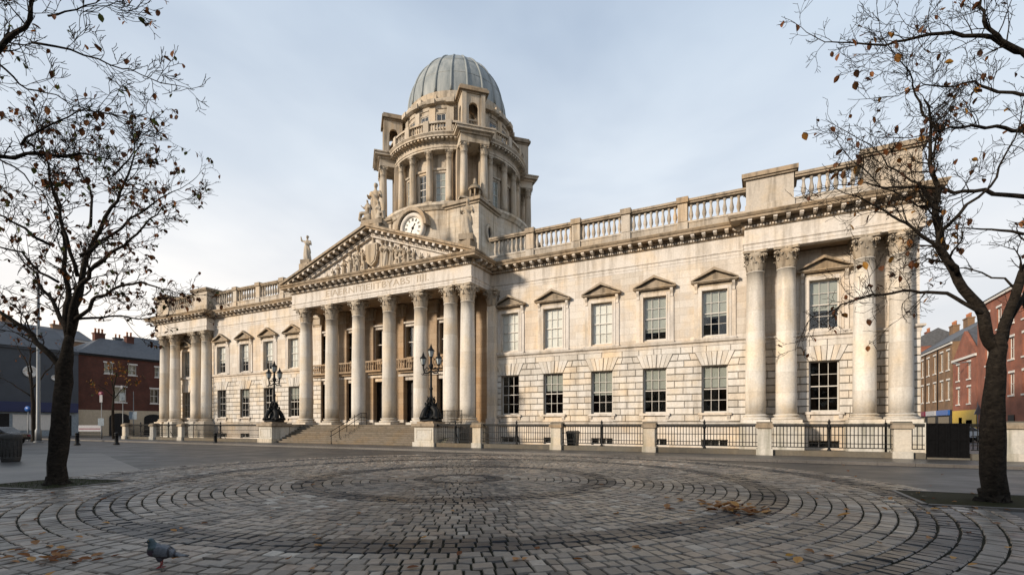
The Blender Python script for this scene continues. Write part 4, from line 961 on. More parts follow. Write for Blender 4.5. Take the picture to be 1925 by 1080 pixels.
# curved gable moulding above the clock
gm_ = MB(); pts = []
for i in range(13):
    t_ = math.pi*i/12; pts.append((1.5*math.cos(t_), 1.5*math.sin(t_)))
for i in range(12):
    (xa_, za_), (xb_, zb_) = pts[i], pts[i+1]; gm_.prism_y([(TX+xb_, CZ+zb_+.0), (TX+xa_, CZ+za_), (TX+xa_*1.22, CZ+za_*1.22), (TX+xb_*1.22, CZ+zb_*1.22)], TY-7.95, TY-7.2)
gm_.build('clock_gable', M['limestone_weathered'], house)
# ------------------------------------------------------------------ statues standing on the building
def statue(name, label, x, y, z, H, seed, n_fig=1, rz=0.0):
    o = thing(name, label, 'statue', (x, y, z)); o.rotation_euler.z = rz; local(o)
    if n_fig == 1:
        MB().box(-.17*H, .17*H, -.17*H, .17*H, 0, .13*H).build('plinth', M['limestone_weathered'], o)
        link('figure', remesh(figure(seed, 'stand', H*.87), .02*H, 'figure', M['limestone_carved']), o, (0, 0, .125*H))
    else:
        mb = MB().box(-.26*H, .26*H, -.17*H, .17*H, 0, .1*H); mb.build('plinth', M['limestone_weathered'], o)
        link('figure', remesh(figure(seed, 'stand', H*.9), .02*H, 'figure', M['limestone_carved']), o, (.02*H, 0, .095*H))
        for s, sc in ((-1, .56), (1, .5)): link('seated_figure', remesh(figure(seed+s, 'sit', H*sc), .02*H, 'seated_figure', M['limestone_carved']), o, (s*.13*H, -.08*H, .09*H), None, (s, 1, 1))
    return o
SY = POR_Y+.35
sxl = XP(578, SY); sxr = XP(879, SY)
MB().box(sxl-.55, sxl+.55, SY-.5, SY+.5, Z_TOP, ZP(578, 497, SY)).build('acroterion_block', M['limestone_weathered'], house)
MB().box(sxr-.55, sxr+.55, SY-.5, SY+.5, Z_TOP, 15.6).build('acroterion_block', M['limestone_weathered'], house)
MB().box(PCX-.9, PCX+.9, SY-.55, SY+.6, APEX-.5, APEX+.25).build('acroterion_block', M['limestone_weathered'], house)
statue('statue', 'weathered stone statue with raised arm at the left foot of the pediment', sxl, SY, ZP(578, 497, SY), 2.7, 12, 1, .3)
statue('statue', 'weathered stone statue in front of the tower at the right foot of the pediment', sxr, SY, 15.6, 3.3, 9, 1, .3)
statue('statue_group', 'carved stone figure group standing on the apex of the pediment', PCX, SY, APEX+.25, 3.7, 16, 3, .25)
# ------------------------------------------------------------------ entrance steps with lamp pedestals
SX0, SX1 = XP(524, 28.4), XP(786, 28.2)
steps = thing('entrance_steps', 'wide worn stone steps rising to the portico between lamp pedestals', 'steps', ((SX0+SX1)/2, 29.5, .12))
NS = 10; rise = (Z_FLOOR-.122)/NS; tread = (31.2-28.15)/NS
for i in range(NS):
    y0 = 28.15+i*tread; z0 = .121+i*rise
    MB().prism_x([(y0+.015, z0), (31.19, z0), (31.19, z0+rise-.003), (y0, z0+rise-.003), (y0-.02, z0+rise-.025), (y0-.02, z0+rise-.05)][::-1], SX0+.001, SX1-.001).build('step', M['step_stone'], steps)
def pedestal(x0, x1, y0):
    y1 = y0+1.7
    mb = MB().box(x0-.1, x1+.1, y0-.1, y1+.1, .12, .42); mb.box(x0, x1, y0, y1, .42, 1.45)
    o = mb.build('pedestal', M['limestone_pale'], steps)
    c = MB().box(x0-.06, x1+.06, y0-.06, y1+.06, 1.452, 1.52); c.box(x0-.16, x1+.16, y0-.16, y1+.16, 1.52, 1.72); c.box(x0+.12, x1-.12, y0+.12, y1-.12, 1.72, 1.86); c.build('pedestal_cap', M['limestone_weathered'], o)
    p = MB()
    for a, b_, c_, d in ((x0+.14, x1-.14, .58, .66), (x0+.14, x1-.14, 1.24, 1.32), (x0+.14, x0+.22, .66, 1.24), (x1-.22, x1-.14, .66, 1.24)): p.box(a, b_, y0-.025, y0+.01, c_, d)
    p.build('panel_moulding', M['limestone_pale'], o)
    return o
pedestal(SX1+.02, SX1+1.65, 27.75); pedestal(SX0-1.65, SX0-.02, 27.75)
for x0, x1 in ((SX1+.1, SX1+1.5), (SX0-1.5, SX0-.1)):
    cw = MB().box(x0, x1, 29.56, 31.19, .12, 1.45).build('cheek_wall', M['limestone_pale'], steps); MB().box(x0-.09, x1+.09, 29.64, 31.19, 1.452, 1.66).build('cheek_coping', M['limestone_weathered'], cw)
# scroll stone at the right pedestal foot
mb = MB(); mb.prism_x([(27.9,.12),(29.2,.12),(29.2,.55),(28.9,.72),(28.5,.62),(28.2,.35),(27.9,.28)][::-1], SX1+1.76, SX1+2.3); mb.build('scroll_stone', M['limestone_pale'], steps)
# handrail
hr = thing('handrail', 'black metal double handrail climbing the middle of the entrance steps', 'handrail', (-30.5, 28.3, .12))
hx = XP(626, 28.3)
def step_z(y): return .121+rise*min(NS, max(0, math.ceil((y-28.15)/tread)))
ys = [28.12, 28.95, 29.75, 30.6, 31.35, 32.0]
for y in ys: MB().tube([(hx, y, step_z(y)-.005), (hx, y, step_z(y)+.98)], .026, 8).build('post', M['iron'], hr)
for off in (.98, .62): MB().tube([(hx, ys[0]-.12, .12+off-.02), (hx, ys[0], .12+off), (hx, 31.3, Z_FLOOR+off), (hx, ys[-1], Z_FLOOR+off)], .026, 8).build('rail', M['iron'], hr)
# ------------------------------------------------------------------ ornate lamps
def beast(seed):                                       # curled sea beast of the lamp foot
    mb = MB(); pts = []; rd = []
    for i in range(15):
        u = i/14; a = u*4.4
        pts.append(Vector((.30+.28*math.cos(a*.9)*(1-.35*u)+.12*u, .04*math.sin(a*2), .16+.62*u+.14*math.sin(a)))); rd.append(.15*(1-u)+.035)
    mb.tube(pts, rd, 8); mb.ell((.60,0,.15), (.18,.14,.14)); mb.ell((.74,0,.10), (.1,.09,.07))
    for s in (-1, 1): mb.ell((.46,s*.16,.14), (.16,.09,.06)); mb.ell((.62,s*.1,.26), (.05,.05,.06))
    p = pts[-1]
    for s in (-1, 1): mb.tube([p, p+Vector((.08,s*.08,.10)), p+Vector((.04,s*.17,.20))], [.05,.06,.02], 6)
    return mb
BEAST = remesh(beast(1), .022, 'sea_beast', M['iron'], .6)
plain('lantern_glass', (0.42, 0.45, 0.44), 0.15, var=0.1)
def lantern(s=1.0):
    mb = MB(); n_ = 6
    mb.lathe([(.10,0),(.14,.03),(.10,.07),(.16,.10)], 6, smooth=False)
    for i in range(6):
        a = 2*math.pi*i/6; mb.tube([(.155*math.sin(a), -.155*math.cos(a), .10), (.25*math.sin(a), -.25*math.cos(a), .56)], .014, 4)
    mb.lathe([(.25,.55),(.30,.58),(.27,.63),(.17,.74),(.12,.77),(.13,.84),(.07,.90),(.09,.95),(.04,1.0),(.03,1.10),(0,1.16)], 6, smooth=False)
    for v in range(len(mb.v)): mb.v[v] = tuple(c*s for c in mb.v[v])
    g = MB().lathe([(.145*s,.10*s),(.235*s,.55*s)], 6, smooth=False, cap=False)
    return mb.mesh('lantern', M['iron']), g.mesh('lantern_glass', M['lantern_glass'])
LAN = lantern(.86)
def lamp(x, y, z, H, label, wide=.57, rz=.35):
    o = thing('ornate_lamp', label, 'street lamp', (x, y, z), 'ornate lamps beside the entrance steps', rz); local(o)
    b_ = MB().lathe([(.80,0),(.80,.10),(.72,.14),(.60,.16),(.45,.24),(.34,.55),(.26,.62),(.30,.70),(.22,.80)], 16); b_.build('base', M['iron'], o)
    for i in range(4): link('sea_beast', BEAST, o, (0, 0, .08), (0, 0, math.pi/4+i*math.pi/2), (1.12, 1.35, 1.5))
    s_ = MB().lathe([(.22,.78),(.15,.9),(.26,1.05),(.28,1.12),(.17,1.22),(.13,1.4),(.20,1.52),(.22,1.62),(.11,1.74),(.095,2.2),(.13,2.28),(.13,2.36),(.085,2.44),(.065,H-1.95),(.11,H-1.9),(.15,H-1.8),(.17,H-1.68),(.09,H-1.56),(.07,H-1.15)], 14); so = s_.build('shaft', M['iron'], o)
    for i in range(8):
        a = 2*math.pi*i/8; MB().tube([(.2*math.cos(a),.2*math.sin(a),1.2),(.3*math.cos(a),.3*math.sin(a),1.45),(.22*math.cos(a),.22*math.sin(a),1.66),(.31*math.cos(a),.31*math.sin(a),1.78)], [.05,.06,.045,.015], 6).build('leaf_scroll', M['iron'], so)
    for s in (-1, 1):
        zb = H-2.05; pts = [(0,0,zb), (s*.22,0,zb-.17), (s*.45,0,zb-.18), (s*wide*.9,0,zb-.02), (s*wide,0,zb+.2), (s*wide,0,zb+.36)]
        ar = MB().tube(pts, [.06,.055,.05,.05,.05,.06], 8); ar.tube([(s*.14,0,zb+.12), (s*.32,0,zb+.22), (s*.46,0,zb+.08), (s*.36,0,zb-.04), (s*.28,0,zb+.05)], [.04,.045,.04,.03,.02], 6); ar.tube([(s*.5,0,zb-.16), (s*.62,0,zb-.3), (s*.72,0,zb-.2)], [.04,.035,.015], 6)
        ar.build('arm', M['iron'], o)
        l = link('lantern', LAN[0], o, (s*wide, 0, zb+.36)); local(l); link('lantern_glass', LAN[1], l)
    l = link('lantern', LAN[0], o, (0, 0, H-1.16), None, 1.04); local(l); link('lantern_glass', LAN[1], l)
    MB().tube([(-.55,0,H-2.35),(.5,0,H-2.35)], .022, 6).build('ladder_bar', M['iron'], o)
    return o
lamp((2*SX1+1.67)/2, 28.6, 1.86, 5.65, 'ornate black three-lantern lamp on the pedestal right of the steps')
lamp((2*SX0-1.67)/2, 28.6, 1.86, 5.4, 'ornate black three-lantern lamp on the pedestal left of the steps', .5)
# ------------------------------------------------------------------ railings
BARM = MB().tube([(0,0,0), (0,0,1.02)], .019, 6).mesh('bar', M['iron'])
def railing(name, label, x0, x1, piers, y, pw=.62, posts=True, z=.12, gaps=()):
    o = thing(name, label, 'railing', ((x0+x1)/2, y, z))
    for a, b_ in zip([x0]+sorted(p+pw/2 for p in piers), sorted(p-pw/2 for p in piers)+[x1]):
        if b_-a < .3: continue
        MB().box(a+.002, b_-.002, y-.17, y+.17, z, z+.26).build('plinth', M['grey_rubble'], o)
        n_ = max(1, round((b_-a)/4.2)); 
        for zz, r_ in ((1.44, .03), (1.02, .018), (.62, .018), (.42, .022)): MB().box(a, b_, y-r_, y+r_, z+zz-r_, z+zz+r_).build('rail', M['iron'], o)
        MB().box(a, b_, y-.07, y+.07, z+1.475, z+1.555).build('top_rail', M['iron'], o)
        k_ = max(2, int((b_-a)/.15))
        for j in range(k_): link('bar', BARM, o, (a+(j+.5)*(b_-a)/k_, y, z+.42), None, (1, 1, 1.0))
        if posts and b_-a > 2.4:
            xm = (a+b_)/2; p_ = MB().lathe([(.09,.2),(.09,.32),(.055,.36),(.055,1.3),(.085,1.34),(.085,1.48),(.05,1.56),(.07,1.64),(.03,1.74),(0,1.8)], 10, (xm, y, z)); p_.tube([(xm, y+.6, z+.05), (xm, y+.1, z+.9)], .022, 6); p_.build('standard', M['iron'], o)
    for p in piers:
        mb = MB().box(p-pw/2-.06, p+pw/2+.06, y-.37, y+.37, z, z+.32); mb.box(p-pw/2, p+pw/2, y-.31, y+.31, z+.32, z+1.34); po = mb.build('pier', M['limestone_pale'], o)
        c = MB().box(p-pw/2-.09, p+pw/2+.09, y-.4, y+.4, z+1.343, z+1.5); c.prism_x([(y-.36,z+1.5),(y+.36,z+1.5),(y+.30,z+1.60),(y+.15,z+1.66),(y-.15,z+1.66),(y-.30,z+1.60)], p-pw/2-.05, p+pw/2+.05); c.build('pier_cap', M['limestone_weathered'], po)
    return o
FY = FENCE_Y
xg0, xg1 = XP(1741, FY), XP(1822, FY)
railing('boundary_railing', 'black iron railing with stone piers in front of the right wing', SX1+1.8, xg0-.05, [XP(p, FY) for p in (900, 1048, 1222, 1437, 1694)], FY)
railing('boundary_railing', 'short stretch of black railing right of the solid gate, with a stone pier', xg1+.05, 12.5, [XP(1905, FY)], FY, .9)
railing('boundary_railing', 'black iron railing with stone piers in front of the left pavilion', XP(236, FY), SX0-1.85, [XP(236, FY)+.32, XP(291, FY), XP(344, FY)], FY)
plain('gate_black', (0.0045, 0.0045, 0.005), 0.7, 0, .3, 10, 0, .06)
gt = thing('solid_gate', 'solid black metal double gate in the railing near the right tree', 'gate', ((xg0+xg1)/2, FY, .12))
for a, b_ in ((xg0, (xg0+xg1)/2-.003), ((xg0+xg1)/2+.003, xg1)):
    mb = MB().box(a, b_, FY-.03, FY+.03, .2, 1.70)
    for x_, x2 in ((a, a+.08), (b_-.08, b_), ((a+b_)/2-.04, (a+b_)/2+.04)): mb.box(x_, x2, FY-.06, FY-.031, .2, 1.70)
    for z_ in (.2, .95, 1.62): mb.box(a+.081, b_-.081, FY-.055, FY-.032, z_, z_+.08)
    mb.build('gate_leaf', M['gate_black'], gt)
MB().box(xg0, xg1, FY-.15, FY+.15, .12, .19).build('threshold', M['grey_rubble'], gt)
mb = thing('guard_railing', 'small black guard railing on the cheek wall right of the portico steps', 'railing', (SX1+.8, 31.0, 1.66))
gx0, gx1 = XP(833, 31.0), XP(868, 31.0)
for zz in (.12, 1.0): MB().box(gx0, gx1, 30.98, 31.02, 1.66+zz, 1.70+zz).build('rail', M['iron'], mb)
for i in range(14):
    x = gx0+(gx1-gx0)*i/13; MB().tube([(x, 31.0, 1.655), (x, 31.0, 2.72)], .02 if 0 < i < 13 else .035, 5).build('bar', M['iron'], mb)
# ------------------------------------------------------------------ street furniture
def bin_(loc, H, r, label, mat='iron'):
    o = thing('litter_bin', label, 'bin', loc); local(o)
    MB().lathe([(r*.82,0),(r*.86,.05*H),(r*.88,.08*H),(r*.98,.80*H),(r,.83*H)], 20).build('body', M[mat], o)
    MB().lathe([(r*1.04,.832*H),(r*1.06,.90*H),(r*1.0,.97*H),(r*.8,H),(r*.5,H*1.0),(r*.46,H*.93)], 20, cap=False).build('rim', M[mat], o)
    MB().lathe([(r*.89,.10*H),(r*.92,.12*H),(r*.92,.15*H),(r*.9,.17*H)], 20, cap=False).build('band', M[mat], o)
    for i in range(16):
        a = 2*math.pi*i/16; MB().tube([(r*.9*math.sin(a), -r*.9*math.cos(a), .18*H), (r*.985*math.sin(a), -r*.985*math.cos(a), .79*H)], .018, 5).build('slat', M[mat], o)
    return o
plain('dark_concrete', (0.045, 0.042, 0.038), 0.85, var=0.3, scale=12, bump=.3)
p = G(20, 867); bin_(p, 1.22, .37, 'large dark round litter bin at the left edge of the square', 'dark_concrete')
p = Vector((XP(1077, 28.9), 28.9, .115)); o = thing('wheelie_bin', 'dark upright bin standing behind the right wing railing', 'bin', p); local(o)
plain('bin_plastic', (0.012, 0.018, 0.020), 0.35)
mb = MB(); mb.add([(-.26,-.28,.05),(.26,-.28,.05),(.26,.28,.05),(-.26,.28,.05),(-.31,-.34,1.0),(.31,-.34,1.0),(.31,.36,1.0),(-.31,.36,1.0)], [(0,3,2,1),(4,5,6,7),(0,1,5,4),(1,2,6,5),(2,3,7,6),(3,0,4,7)]); mb.build('body', M['bin_plastic'], o)
MB().prism_x([(-.37,1.003),(.4,1.003),(.4,1.06),(.1,1.15),(-.2,1.13),(-.37,1.06)], -.33, .33).build('lid', M['bin_plastic'], o)
for s in (-1, 1): MB().tube([(s*.22,.3,.1),(s*.30,.3,.1)], .1, 12).build('wheel', M['iron'], o)
def bollard(px, py, label, h=1.0):
    p = G(px, py, 0 if py > 836 else 0); o = thing('bollard', label, 'bollard', p, 'black bollards at the left of the square'); local(o)
    MB().lathe([(.20,0),(.20,.12),(.14,.16),(.13,.2),(.115,.72*h),(.15,.75*h),(.15,.80*h),(.11,.83*h)], 14).build('post', M['iron'], o)
    MB().lathe([(.10,.83*h),(.155,.88*h),(.15,.94*h),(.08,.99*h),(0,h)], 14).build('cap', M['iron'], o); MB().lathe([(.22,0),(.22,.06),(.19,.1)], 14).build('foot', M['iron'], o)
bollard(145, 836, 'black bollard just right of the left tree trunk')
bollard(219, 835, 'black bollard in front of the brick pub')
bollard(405, 834, 'lone black bollard at the kerb before the left wing', .95)
plain('galv', (0.17, 0.18, 0.185), 0.5, .2, .15)
def pole(px, py, topy, label, r=.11, name='lamp_column'):
    p = G(px, py); zc = FPX*EYE/(py-HY); H = EYE+(HY-topy)/FPX*zc; o = thing(name, label, 'pole', p); local(o)
    MB().lathe([(r*1.5,0),(r*1.5,1.1),(r*1.2,1.2),(r,1.3),(r*.6,H)], 12).build('shaft', M['galv'], o); MB().lathe([(r*2.2,0),(r*2.2,.08),(r*1.6,.12)], 12).build('foot', M['galv'], o)
    return o, H
o, H = pole(72, 831, 520, 'tall grey lighting column left of the left tree', .16)
MB().tube([(0,0,H-.1),(0,0,H+.2),(.5,-.2,H+.5),(1.3,-.5,H+.55)], .05, 6).build('arm', M['galv'], o); MB().ell((1.7,-.65,H+.55), (.4,.16,.09)).build('lamp_head', M['galv'], o)
plain('sign_blue', (0.02, 0.10, 0.35), 0.4, var=.1); plain('sign_white', (0.40, 0.40, 0.42), 0.5, var=.1); plain('sign_red', (0.16, 0.012, 0.04), 0.5, var=.1); plain('sign_yellow', (0.55, 0.33, 0.02), .5, var=.1); plain('sign_grey', (0.22, 0.27, 0.31), .5)
def sign_post(px, py, topy, label, plates):
    o, H = pole(px, py, topy, label, .05, 'sign_post')
    for kind, z, w_, h_, mt in plates:
        if kind == 'disc': mb = MB().lathe([(w_,0),(w_,.03),(0,.031)], 20); pl = mb.mesh('sign_plate', M[mt]); link('sign_plate', pl, o, (0, -.06, z), (R(90), 0, 0))
        elif kind == 'tri': MB().prism_y([(-w_,z-h_),(w_,z-h_),(0,z+h_)], -.1, -.07).build('sign_plate', M[mt], o)
        else: MB().box(-w_, w_, -.1, -.07, z-h_, z+h_).build('sign_plate', M[mt], o)
        MB().box(-.08, .08, -.07, .06, z-.04, z+.04).build('bracket', M['galv'], o)
    o.rotation_euler.z = .55
    return o
sign_post(191, 826, 735, 'thin sign post with magenta disc and pale plate before the brick pub', [('disc', 4.9, .26, 0, 'sign_red'), ('box', 4.4, .14, .4, 'sign_white'), ('box', 1.9, .3, .4, 'sign_grey')])
sign_post(231, 826, 742, 'grey sign post with pale blue plate before the brick pub', [('box', 4.6, .26, .4, 'sign_grey'), ('box', 5.6, .16, .2, 'sign_white')])
sign_post(251, 826, 735, 'slim bare grey pole with a grey plate nearest the left pavilion', [('box', 2.6, .4, .42, 'sign_grey')])
sign_post(53, 828, 765, 'short sign post with round blue sign at the left edge', [('disc', 3.2, .27, 0, 'sign_blue')])
bp_ = G(169, 824); o = thing('banner_barrier', 'white and magenta banner on a black barrier before the pub', 'banner', bp_); local(o); o.rotation_euler.z = .5
MB().box(-1.25, 1.25, -.05, -.02, .85, 1.55).build('banner', M['sign_white'], o); MB().box(-1.2, 1.2, -.054, -.051, 1.08, 1.2).build('banner_stripe', M['sign_red'], o)
for s in (-1, 1): MB().tube([(s*1.25,0,0),(s*1.25,0,1.6)], .04, 8).build('post', M['iron'], o)
for k_ in range(4): MB().box(-1.24, 1.24, -.02, .02, .15+k_*.22, .21+k_*.22).build('rail', M['iron'], o)
# cars half hidden behind the railing at the right and at the left edge
def car(loc, rz, label, mat):
    o = thing('parked_car', label, 'car', loc, None, rz); local(o)
    prof = [(-2.1,.45),(-2.12,.75),(-1.95,.92),(-1.1,1.0),(-.55,1.42),(.75,1.46),(1.45,1.02),(2.05,.88),(2.12,.6),(2.08,.4)]
    mb = MB(); mb.prism_y([(x, z) for x, z in prof][::-1], -.84, .84)
    me = mb.mesh('body', M[mat]); bo = link('body', me, o); bv = bo.modifiers.new('b', 'BEVEL'); bv.width = .09; bv.segments = 3
    gw = MB().prism_y([(-1.0,1.03),(-.52,1.37),(.72,1.41),(1.32,1.03)][::-1], -.852, .852); gw.build('side_glass', M['car_glass'], o)
    for x in (-1.3, 1.3):
        for s in (-1, 1):
            w_ = link('wheel', MB().lathe([(.2,-.1),(.32,-.1),(.34,0),(.32,.1),(.2,.1)], 18, cap=False).mesh('wheel', M['iron']), o, (x, s*.76, .34), (R(90), 0, 0)); local(w_)
            MB().lathe([(.2,-.08),(.2,.08),(.0,.1)], 14).build('rim', M['galv'], w_)
    for s in (-1, 1): MB().box(-2.15, -2.08, s*.6-.16, s*.6+.16, .62, .76).build('headlight', M['sign_white'], o); MB().box(2.06, 2.13, s*.62-.14, s*.62+.14, .66, .8).build('tail_light', M['sign_red'], o)
    return o
plain('car_glass', (0.02, 0.025, 0.03), .08); plain('car_silver', (0.42, 0.45, 0.49), .3, .3, .05); plain('car_black', (0.012, 0.012, 0.013), .25, 0, .1)
car(tuple(W(1800, 797, 46)[:2])+(0,), R(8), 'pale silver car parked beyond the gate at the right', 'car_silver')
car(tuple(W(-12, 797, 40)[:2])+(0,), R(35), 'black car parked at the left edge of the square', 'car_black')
# ------------------------------------------------------------------ neighbouring buildings
def brick(name, c1, c2, mortar=(0.18, 0.15, 0.12)):
    m, t, b = newmat(name); c = N(t, 'ShaderNodeTexCoord'); sp = N(t, 'ShaderNodeSeparateXYZ'); t.links.new(c.outputs['Object'], sp.inputs[0])
    cm = N(t, 'ShaderNodeCombineXYZ'); t.links.new(math_(t, 'ADD', sp.outputs[0], sp.outputs[1]), cm.inputs[0]); t.links.new(sp.outputs[2], cm.inputs[1])
    bk = N(t, 'ShaderNodeTexBrick'); t.links.new(cm.outputs[0], bk.inputs[0]); bk.inputs['Scale'].default_value = 1; bk.inputs['Brick Width'].default_value = .225; bk.inputs['Row Height'].default_value = .075; bk.inputs['Mortar Size'].default_value = .008
    bk.inputs['Color1'].default_value = (*c1, 1); bk.inputs['Color2'].default_value = (*c2, 1); bk.inputs['Mortar'].default_value = (*mortar, 1)
    n = N(t, 'ShaderNodeTexNoise', i_Scale=.6, i_Detail=6.0); t.links.new(c.outputs['Object'], n.inputs[0])
    t.links.new(mix(t, 1.0, bk.outputs[0], ramp(t, n.outputs[0], [(.3, (.65,)*3), (.7, (1.2,)*3)]).outputs[0], 'MULTIPLY'), b.inputs['Base Color']); b.inputs['Roughness'].default_value = .9
brick('brick_dark', (.085, .024, .015), (.12, .035, .02), (.07, .05, .04)); brick('brick_red', (.27, .075, .038), (.34, .10, .05)); brick('brick_yellow', (.25, .135, .058), (.20, .105, .045)); brick('brick_brown', (.22, .125, .065), (.28, .16, .085))
plain('slate', (0.075, 0.078, 0.085), .6, 0, .3, 3); plain('render_grey', (0.062, 0.07, 0.082), .8, var=.12, scale=.7); plain('render_cream', (.48, .40, .29), .8, var=.15); plain('blue_fascia', (.008, .02, .085), .5, var=.15)
plain('white_trim', (.66, .63, .58), .6, var=.1); plain('shop_dark', (.014, .014, .015), .6, spec=.2); plain('terracotta', (.42, .17, .08), .8); plain('yellow_paint', (.58, .38, .03), .5, var=.1)
def house_(label, loc, rz, wid, dep, H, wins, wall='brick_red', roof='slate', roof_h=2.4, cat='building', name='terrace_house', trim='white_trim', chim=(), hip=False, doors_=(), dorm=(), base=None, gable=False, fascia=None):
    o = thing(name, label, cat, loc, None, rz); local(o)
    mb = MB(); wall_holes(mb, 0, wid, 0, H, [(x-w_/2, x+w_/2, z, z+h_) for x, z, w_, h_ in wins], 0, .22)
    mb.add([(0,0,0),(0,dep,0),(0,dep,H),(0,0,H),(wid,0,0),(wid,dep,0),(wid,dep,H),(wid,0,H)], [(0,3,2,1),(4,5,6,7),(1,2,6,5)])
    if gable: mb.prism_y([(0,H),(wid,H),(wid/2,H+roof_h)], .0, .35)
    wo_ = mb.build('wall', M[wall], o)
    for x, z, w_, h_ in wins:
        f = bars(w_, h_, 2, 2, .09, .05, .06).build('window', M[trim], o, (x, .14, z)); WP[f] = Vector((x, .14, z))
        MB().box(x-w_/2, x+w_/2, .175, .18, z, z+h_).build('pane', M['glass'], f, (0,0,0)); MB().box(x-w_/2, x+w_/2, .5, .52, z, z+h_).build('curtain', M['blind'] if (int(x*7+z*3) % 3) else M['dark_room'], f, (0,0,0))
        MB().box(x-w_/2-.1, x+w_/2+.1, -.1, .12, z-.15, z-.003).build('sill', M[trim], f, (0,0,0)); MB().box(x-w_/2-.12, x+w_/2+.12, -.03, .05, z+h_+.002, z+h_+.22).build('lintel', M[trim], f, (0,0,0))
    r_ = MB(); e = .3
    if gable: r_.prism_y([(-e,H-.15),(wid/2,H+roof_h),(wid/2,H+roof_h+.2),(-e,H+.05)][::-1], .36, dep); r_.prism_y([(wid+e,H-.15),(wid+e,H+.05),(wid/2,H+roof_h+.2),(wid/2,H+roof_h)][::-1], .36, dep)
    elif hip: r_.add([(-e,-e,H),(wid+e,-e,H),(wid+e,dep+e,H),(-e,dep+e,H),(min(wid*.35,dep/2),dep/2,H+roof_h),(wid-min(wid*.35,dep/2),dep/2,H+roof_h)], [(0,1,5,4),(1,2,5),(2,3,4,5),(3,0,4),(3,2,1,0)])
    else: r_.prism_x([(-e,H),(dep+e,H),(dep/2,H+roof_h)], -.02, wid+.02)
    ro = r_.build('roof', M[roof], o)
    MB().box(0, wid, -.18, .02, H-.3, H-.02).build('eaves_band', M[trim] if not fascia else M[fascia], o)
    for cx_, cy_, ch_, cw_, np_ in chim:
        c_ = MB().box(cx_-cw_/2, cx_+cw_/2, cy_-.4, cy_+.4, H, H+ch_); c_.box(cx_-cw_/2-.08, cx_+cw_/2+.08, cy_-.48, cy_+.48, H+ch_, H+ch_+.18); co = c_.build('chimney', M[wall], o)
        for i in range(np_): MB().lathe([(.14,0),(.12,.5),(.16,.56),(.16,.66)], 8, (cx_-cw_/2+(i+.5)*cw_/np_, cy_, H+ch_+.18)).build('chimney_pot', M['terracotta'], co)
    for x, w_, h_, mt in doors_:
        d_ = MB().box(x-w_/2, x+w_/2, -.06, .02, 0, h_).build('door', M[mt], o)
    if base: MB().box(0, wid, -.06, .0, 0, base[1]).build('ground_floor_front', M[base[0]], o)
    return o
# left: brick pub and grey shed facing the square (fronts turned to +X)
PX_ = -84.5
y0 = 33.4
pub = house_('dark red brick pub with slate roof, chimneys and white windows at the left', (PX_, y0, 0), R(90), 16, 9, 11.6, [(3.6, 9.0, 1.1, 1.5), (6.6, 9.0, 1.1, 1.5), (5.0, 4.9, 1.6, 2.2), (9.6, 4.9, 1.2, 2.2), (12.4, 4.9, 1.2, 2.2), (10.2, 9.0, 1.1, 1.5), (13.2, 9.0, 1.1, 1.5)], 'brick_dark', roof_h=3.0, name='brick_pub', hip=True, chim=((4.5, 5.0, 3.6, 1.3, 3), (-0.0+8.2, 4.4, 3.6, 1.0, 2)), base=('render_cream', 3.7), fascia='shop_dark')
for x, w_, h_ in ((4.9, 2.6, 3.3), (9.4, 2.6, 3.2)):
    d_ = MB().box(x-w_/2, x+w_/2, -.10, -.062, 0, h_-w_/2*.5)
    n_ = 8; d_.prism_y([(x+w_/2*math.cos(math.pi*i/n_), h_-w_/2*.5+.003+w_/2*.5*math.sin(math.pi*i/n_)) for i in range(n_+1)][::-1][::-1], -.10, -.062); d_.build('doorway', M['shop_dark'], pub)
shed = house_('big blue-grey rendered building with round plaques and blue shop fascia', (PX_+.6, 6.0, 0), R(90), 27.2, 14, 11.5, [], 'render_grey', roof='render_grey', roof_h=3.6, name='grey_building', base=('sign_grey', 3.2), fascia='render_grey')
for x, z, r_ in ((22.2, 8.4, .75), (25.7, 7.9, .6), (24.6, 7.8, .35)):
    link('round_plaque', MB().lathe([(r_,0),(r_,.08),(r_*.8,.12),(r_*.72,.05),(0,.06)], 24).mesh('round_plaque', M['white_trim']), shed, (x, -.01, z), (R(90), 0, 0))
MB().box(8, 27.0, -.5, -.062, 3.25, 4.5).build('shop_fascia', M['blue_fascia'], shed)
for a, b_ in ((14.0, 19.0), (20.5, 24.5)): MB().box(a, b_, -.12, -.063, .9, 2.9).build('shop_window', M['white_trim'], shed)
MB().box(19.3, 20.2, -.11, -.062, 0, 3.0).build('shop_door', M['shop_dark'], shed); MB().box(25.0, 26.4, -.11, -.062, 0, 2.9).build('shop_door', M['shop_dark'], shed)
back = house_('tawny brick warehouse gable rising behind the brick pub', (PX_-14, 30.0, 0), R(90), 11, 10, 15.2, [], 'brick_brown', roof_h=2.2, name='warehouse', chim=((2.0, 5, 3.0, 1.2, 2), (8.5, 5, 2.6, 2.2, 3)))
back2 = house_('long grey slate roofed block far behind the pub, next to the left pavilion', (PX_-16, 44.0, 0), R(90), 26, 12, 14.0, [(6, 9, 1.4, 2.4), (12, 9, 1.4, 2.4), (18, 9, 1.4, 2.4)], 'render_grey', roof_h=4.2, name='slate_roofed_block', hip=True, chim=((4, 6, 3.4, 1.2, 2), (20, 6, 3.2, 1.0, 2)))
# right: street running away from the square, fronts turned to -X
RXP = 21.9
def rows(xs, zs, w_, h_): return [(x, z, w_, h_) for x in xs for z in zs]
